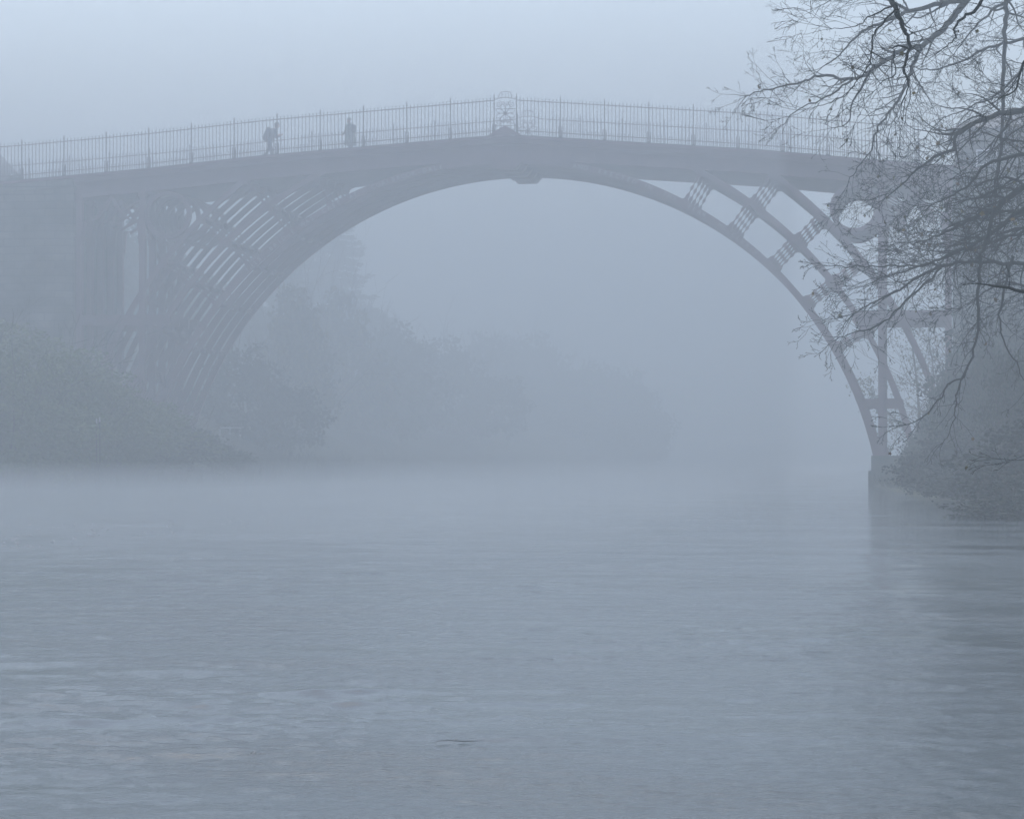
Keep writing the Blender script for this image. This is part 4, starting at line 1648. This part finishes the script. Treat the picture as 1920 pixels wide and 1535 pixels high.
# foam flecks on the shallow riffle at the left
def foam():
    rng = np.random.default_rng(3)
    mb = MB()
    for k in range(200):
        u = rng.uniform() ** 1.1
        px = u * 560 - 30
        py = 1008 - 0.085 * px + rng.normal(0, 7 + 6 * (1 - u)) + (6 if rng.uniform() < 0.3 else 0)
        if math.sin(px * 0.045) + math.sin(px * 0.013 + 1) + rng.normal(0, 0.7) < -0.3:
            continue
        p = on_water(px, py)
        L = rng.uniform(0.015, 0.05) * (1.2 if px < 200 else 0.8)
        h = rng.uniform(0.005, 0.012)
        n = len(mb.v)
        q = 6
        for i in range(q):
            a = 2 * PI * i / q
            mb.v.append((p.x + L * math.cos(a) * rng.uniform(0.7, 1.2), p.y + 0.03 * math.sin(a), -0.01))
        for i in range(q):
            a = 2 * PI * i / q
            mb.v.append((p.x + 0.5 * L * math.cos(a), p.y + 0.015 * math.sin(a), h))
        for i in range(q):
            j = (i + 1) % q
            mb.f.append((n + i, n + j, n + q + j, n + q + i))
        mb.f.append(tuple(n + q + i for i in range(q)))
    o = mb.build('river_foam', M_GREYP)
    tag(o, 'tiny white flecks of foam breaking on a riffle near the left bank', 'foam', None, 'stuff')


foam()

# two white tipped stakes in the left bank bushes
for px, py, lab in ((181, 789, 'left one of two small white tipped stakes among the left bank shrubs'), (187, 786, 'right one of two small white tipped stakes among the left bank shrubs')):
    SY = -12.6
    p = at(px, py, SY)
    g = ground_z(p.x, SY)
    o = empty('marker_stake', (p.x, SY, g))
    tag(o, lab, 'stake', 'marker stakes on the left bank')
    mb = MB()
    mb.tube([(p.x + 0.03, SY, g - 0.3), (p.x, SY, p.z - 0.1)], 0.03, 6)
    mb.build('wooden_post', M_BARK2, o)
    mb = MB()
    mb.box2((p.x - 0.025, SY - 0.03, p.z - 0.1), (p.x + 0.025, SY + 0.03, p.z + 0.06))
    mb.poly([(p.x - 0.025, p.z + 0.06), (p.x + 0.025, p.z + 0.06), (p.x, p.z + 0.1)], SY - 0.03, SY + 0.03)
    mb.build('pale_tip', M_GREYP, o)

# riverside handrail beyond the foot of the arch
p0 = at(412, 802, 9)
p1 = at(486, 801, 16)
o = empty('path_handrail', ((p0.x + p1.x) / 2, 12.5, p0.z - 1.0))
tag(o, 'thin pale handrail with posts on the bank beyond the foot of the left arch', 'handrail')
mb = MB()
mb.tube([p0, p1], 0.03, 6)
mb.tube([p0 - Vector((0, 0, 0.45)), p1 - Vector((0, 0, 0.45))], 0.02, 6)
mb.build('rail', M_GREYP, o)
for i in range(5):
    q = p0.lerp(p1, i / 4)
    mb = MB()
    mb.box2((q.x - 0.035, q.y - 0.035, q.z - 1.6), (q.x + 0.035, q.y + 0.035, q.z + 0.06))
    mb.build('post', M_GREYP, o)

# ---------------------------------------------------------------- the fog
mb = MB()
mb.box2((-650, -190, -4.0), (650, 1050, 37.0))
mh = bpy.data.materials.new('haze')
mh.use_nodes = True
hn = mh.node_tree.nodes
hn.clear()
ho = hn.new('ShaderNodeOutputMaterial')
hv = hn.new('ShaderNodeVolumePrincipled')
hv.inputs['Color'].default_value = (0.628, 0.703, 0.752, 1)
hv.inputs['Density'].default_value = 0.0066
hv.inputs['Anisotropy'].default_value = 0.15
mh.node_tree.links.new(hv.outputs[0], ho.inputs['Volume'])
hz = mb.build('haze', mh)
tag(hz, 'pale blue fog filling the river valley', 'fog', None, 'stuff')

# a thicker bank of mist from the bridge onward, and a low layer lying on the river
mb = MB()
mb.box2((-640, -12, -3.9), (12, 1045, 20.0))
mm = mh.copy()
mm.name = 'mist'
for q in mm.node_tree.nodes:
    if q.type == 'PRINCIPLED_VOLUME':
        q.inputs['Density'].default_value = 0.0155
mi = mb.build('mist', mm)
tag(mi, 'thicker mist drifting over the river under and beyond the bridge', 'mist', None, 'stuff')

ml = mh.copy()
ml.name = 'low_mist'
for q in ml.node_tree.nodes:
    if q.type == 'PRINCIPLED_VOLUME':
        q.inputs['Density'].default_value = 0.0034
        q.inputs['Color'].default_value = (0.66, 0.735, 0.78, 1)
for k, zt in enumerate((0.3, 0.55, 0.8, 1.02)):
    mb = MB()
    mb.box2((-60 - k, -100 - k * 2, -3.8 + k * 0.02), (13.5 - 0.5 * k, 500 + k, zt))
    li = mb.build('mist', ml)
    tag(li, 'low mist lying on the river and hiding the foot of the left bank', 'mist', 'layers of low river mist', 'stuff')
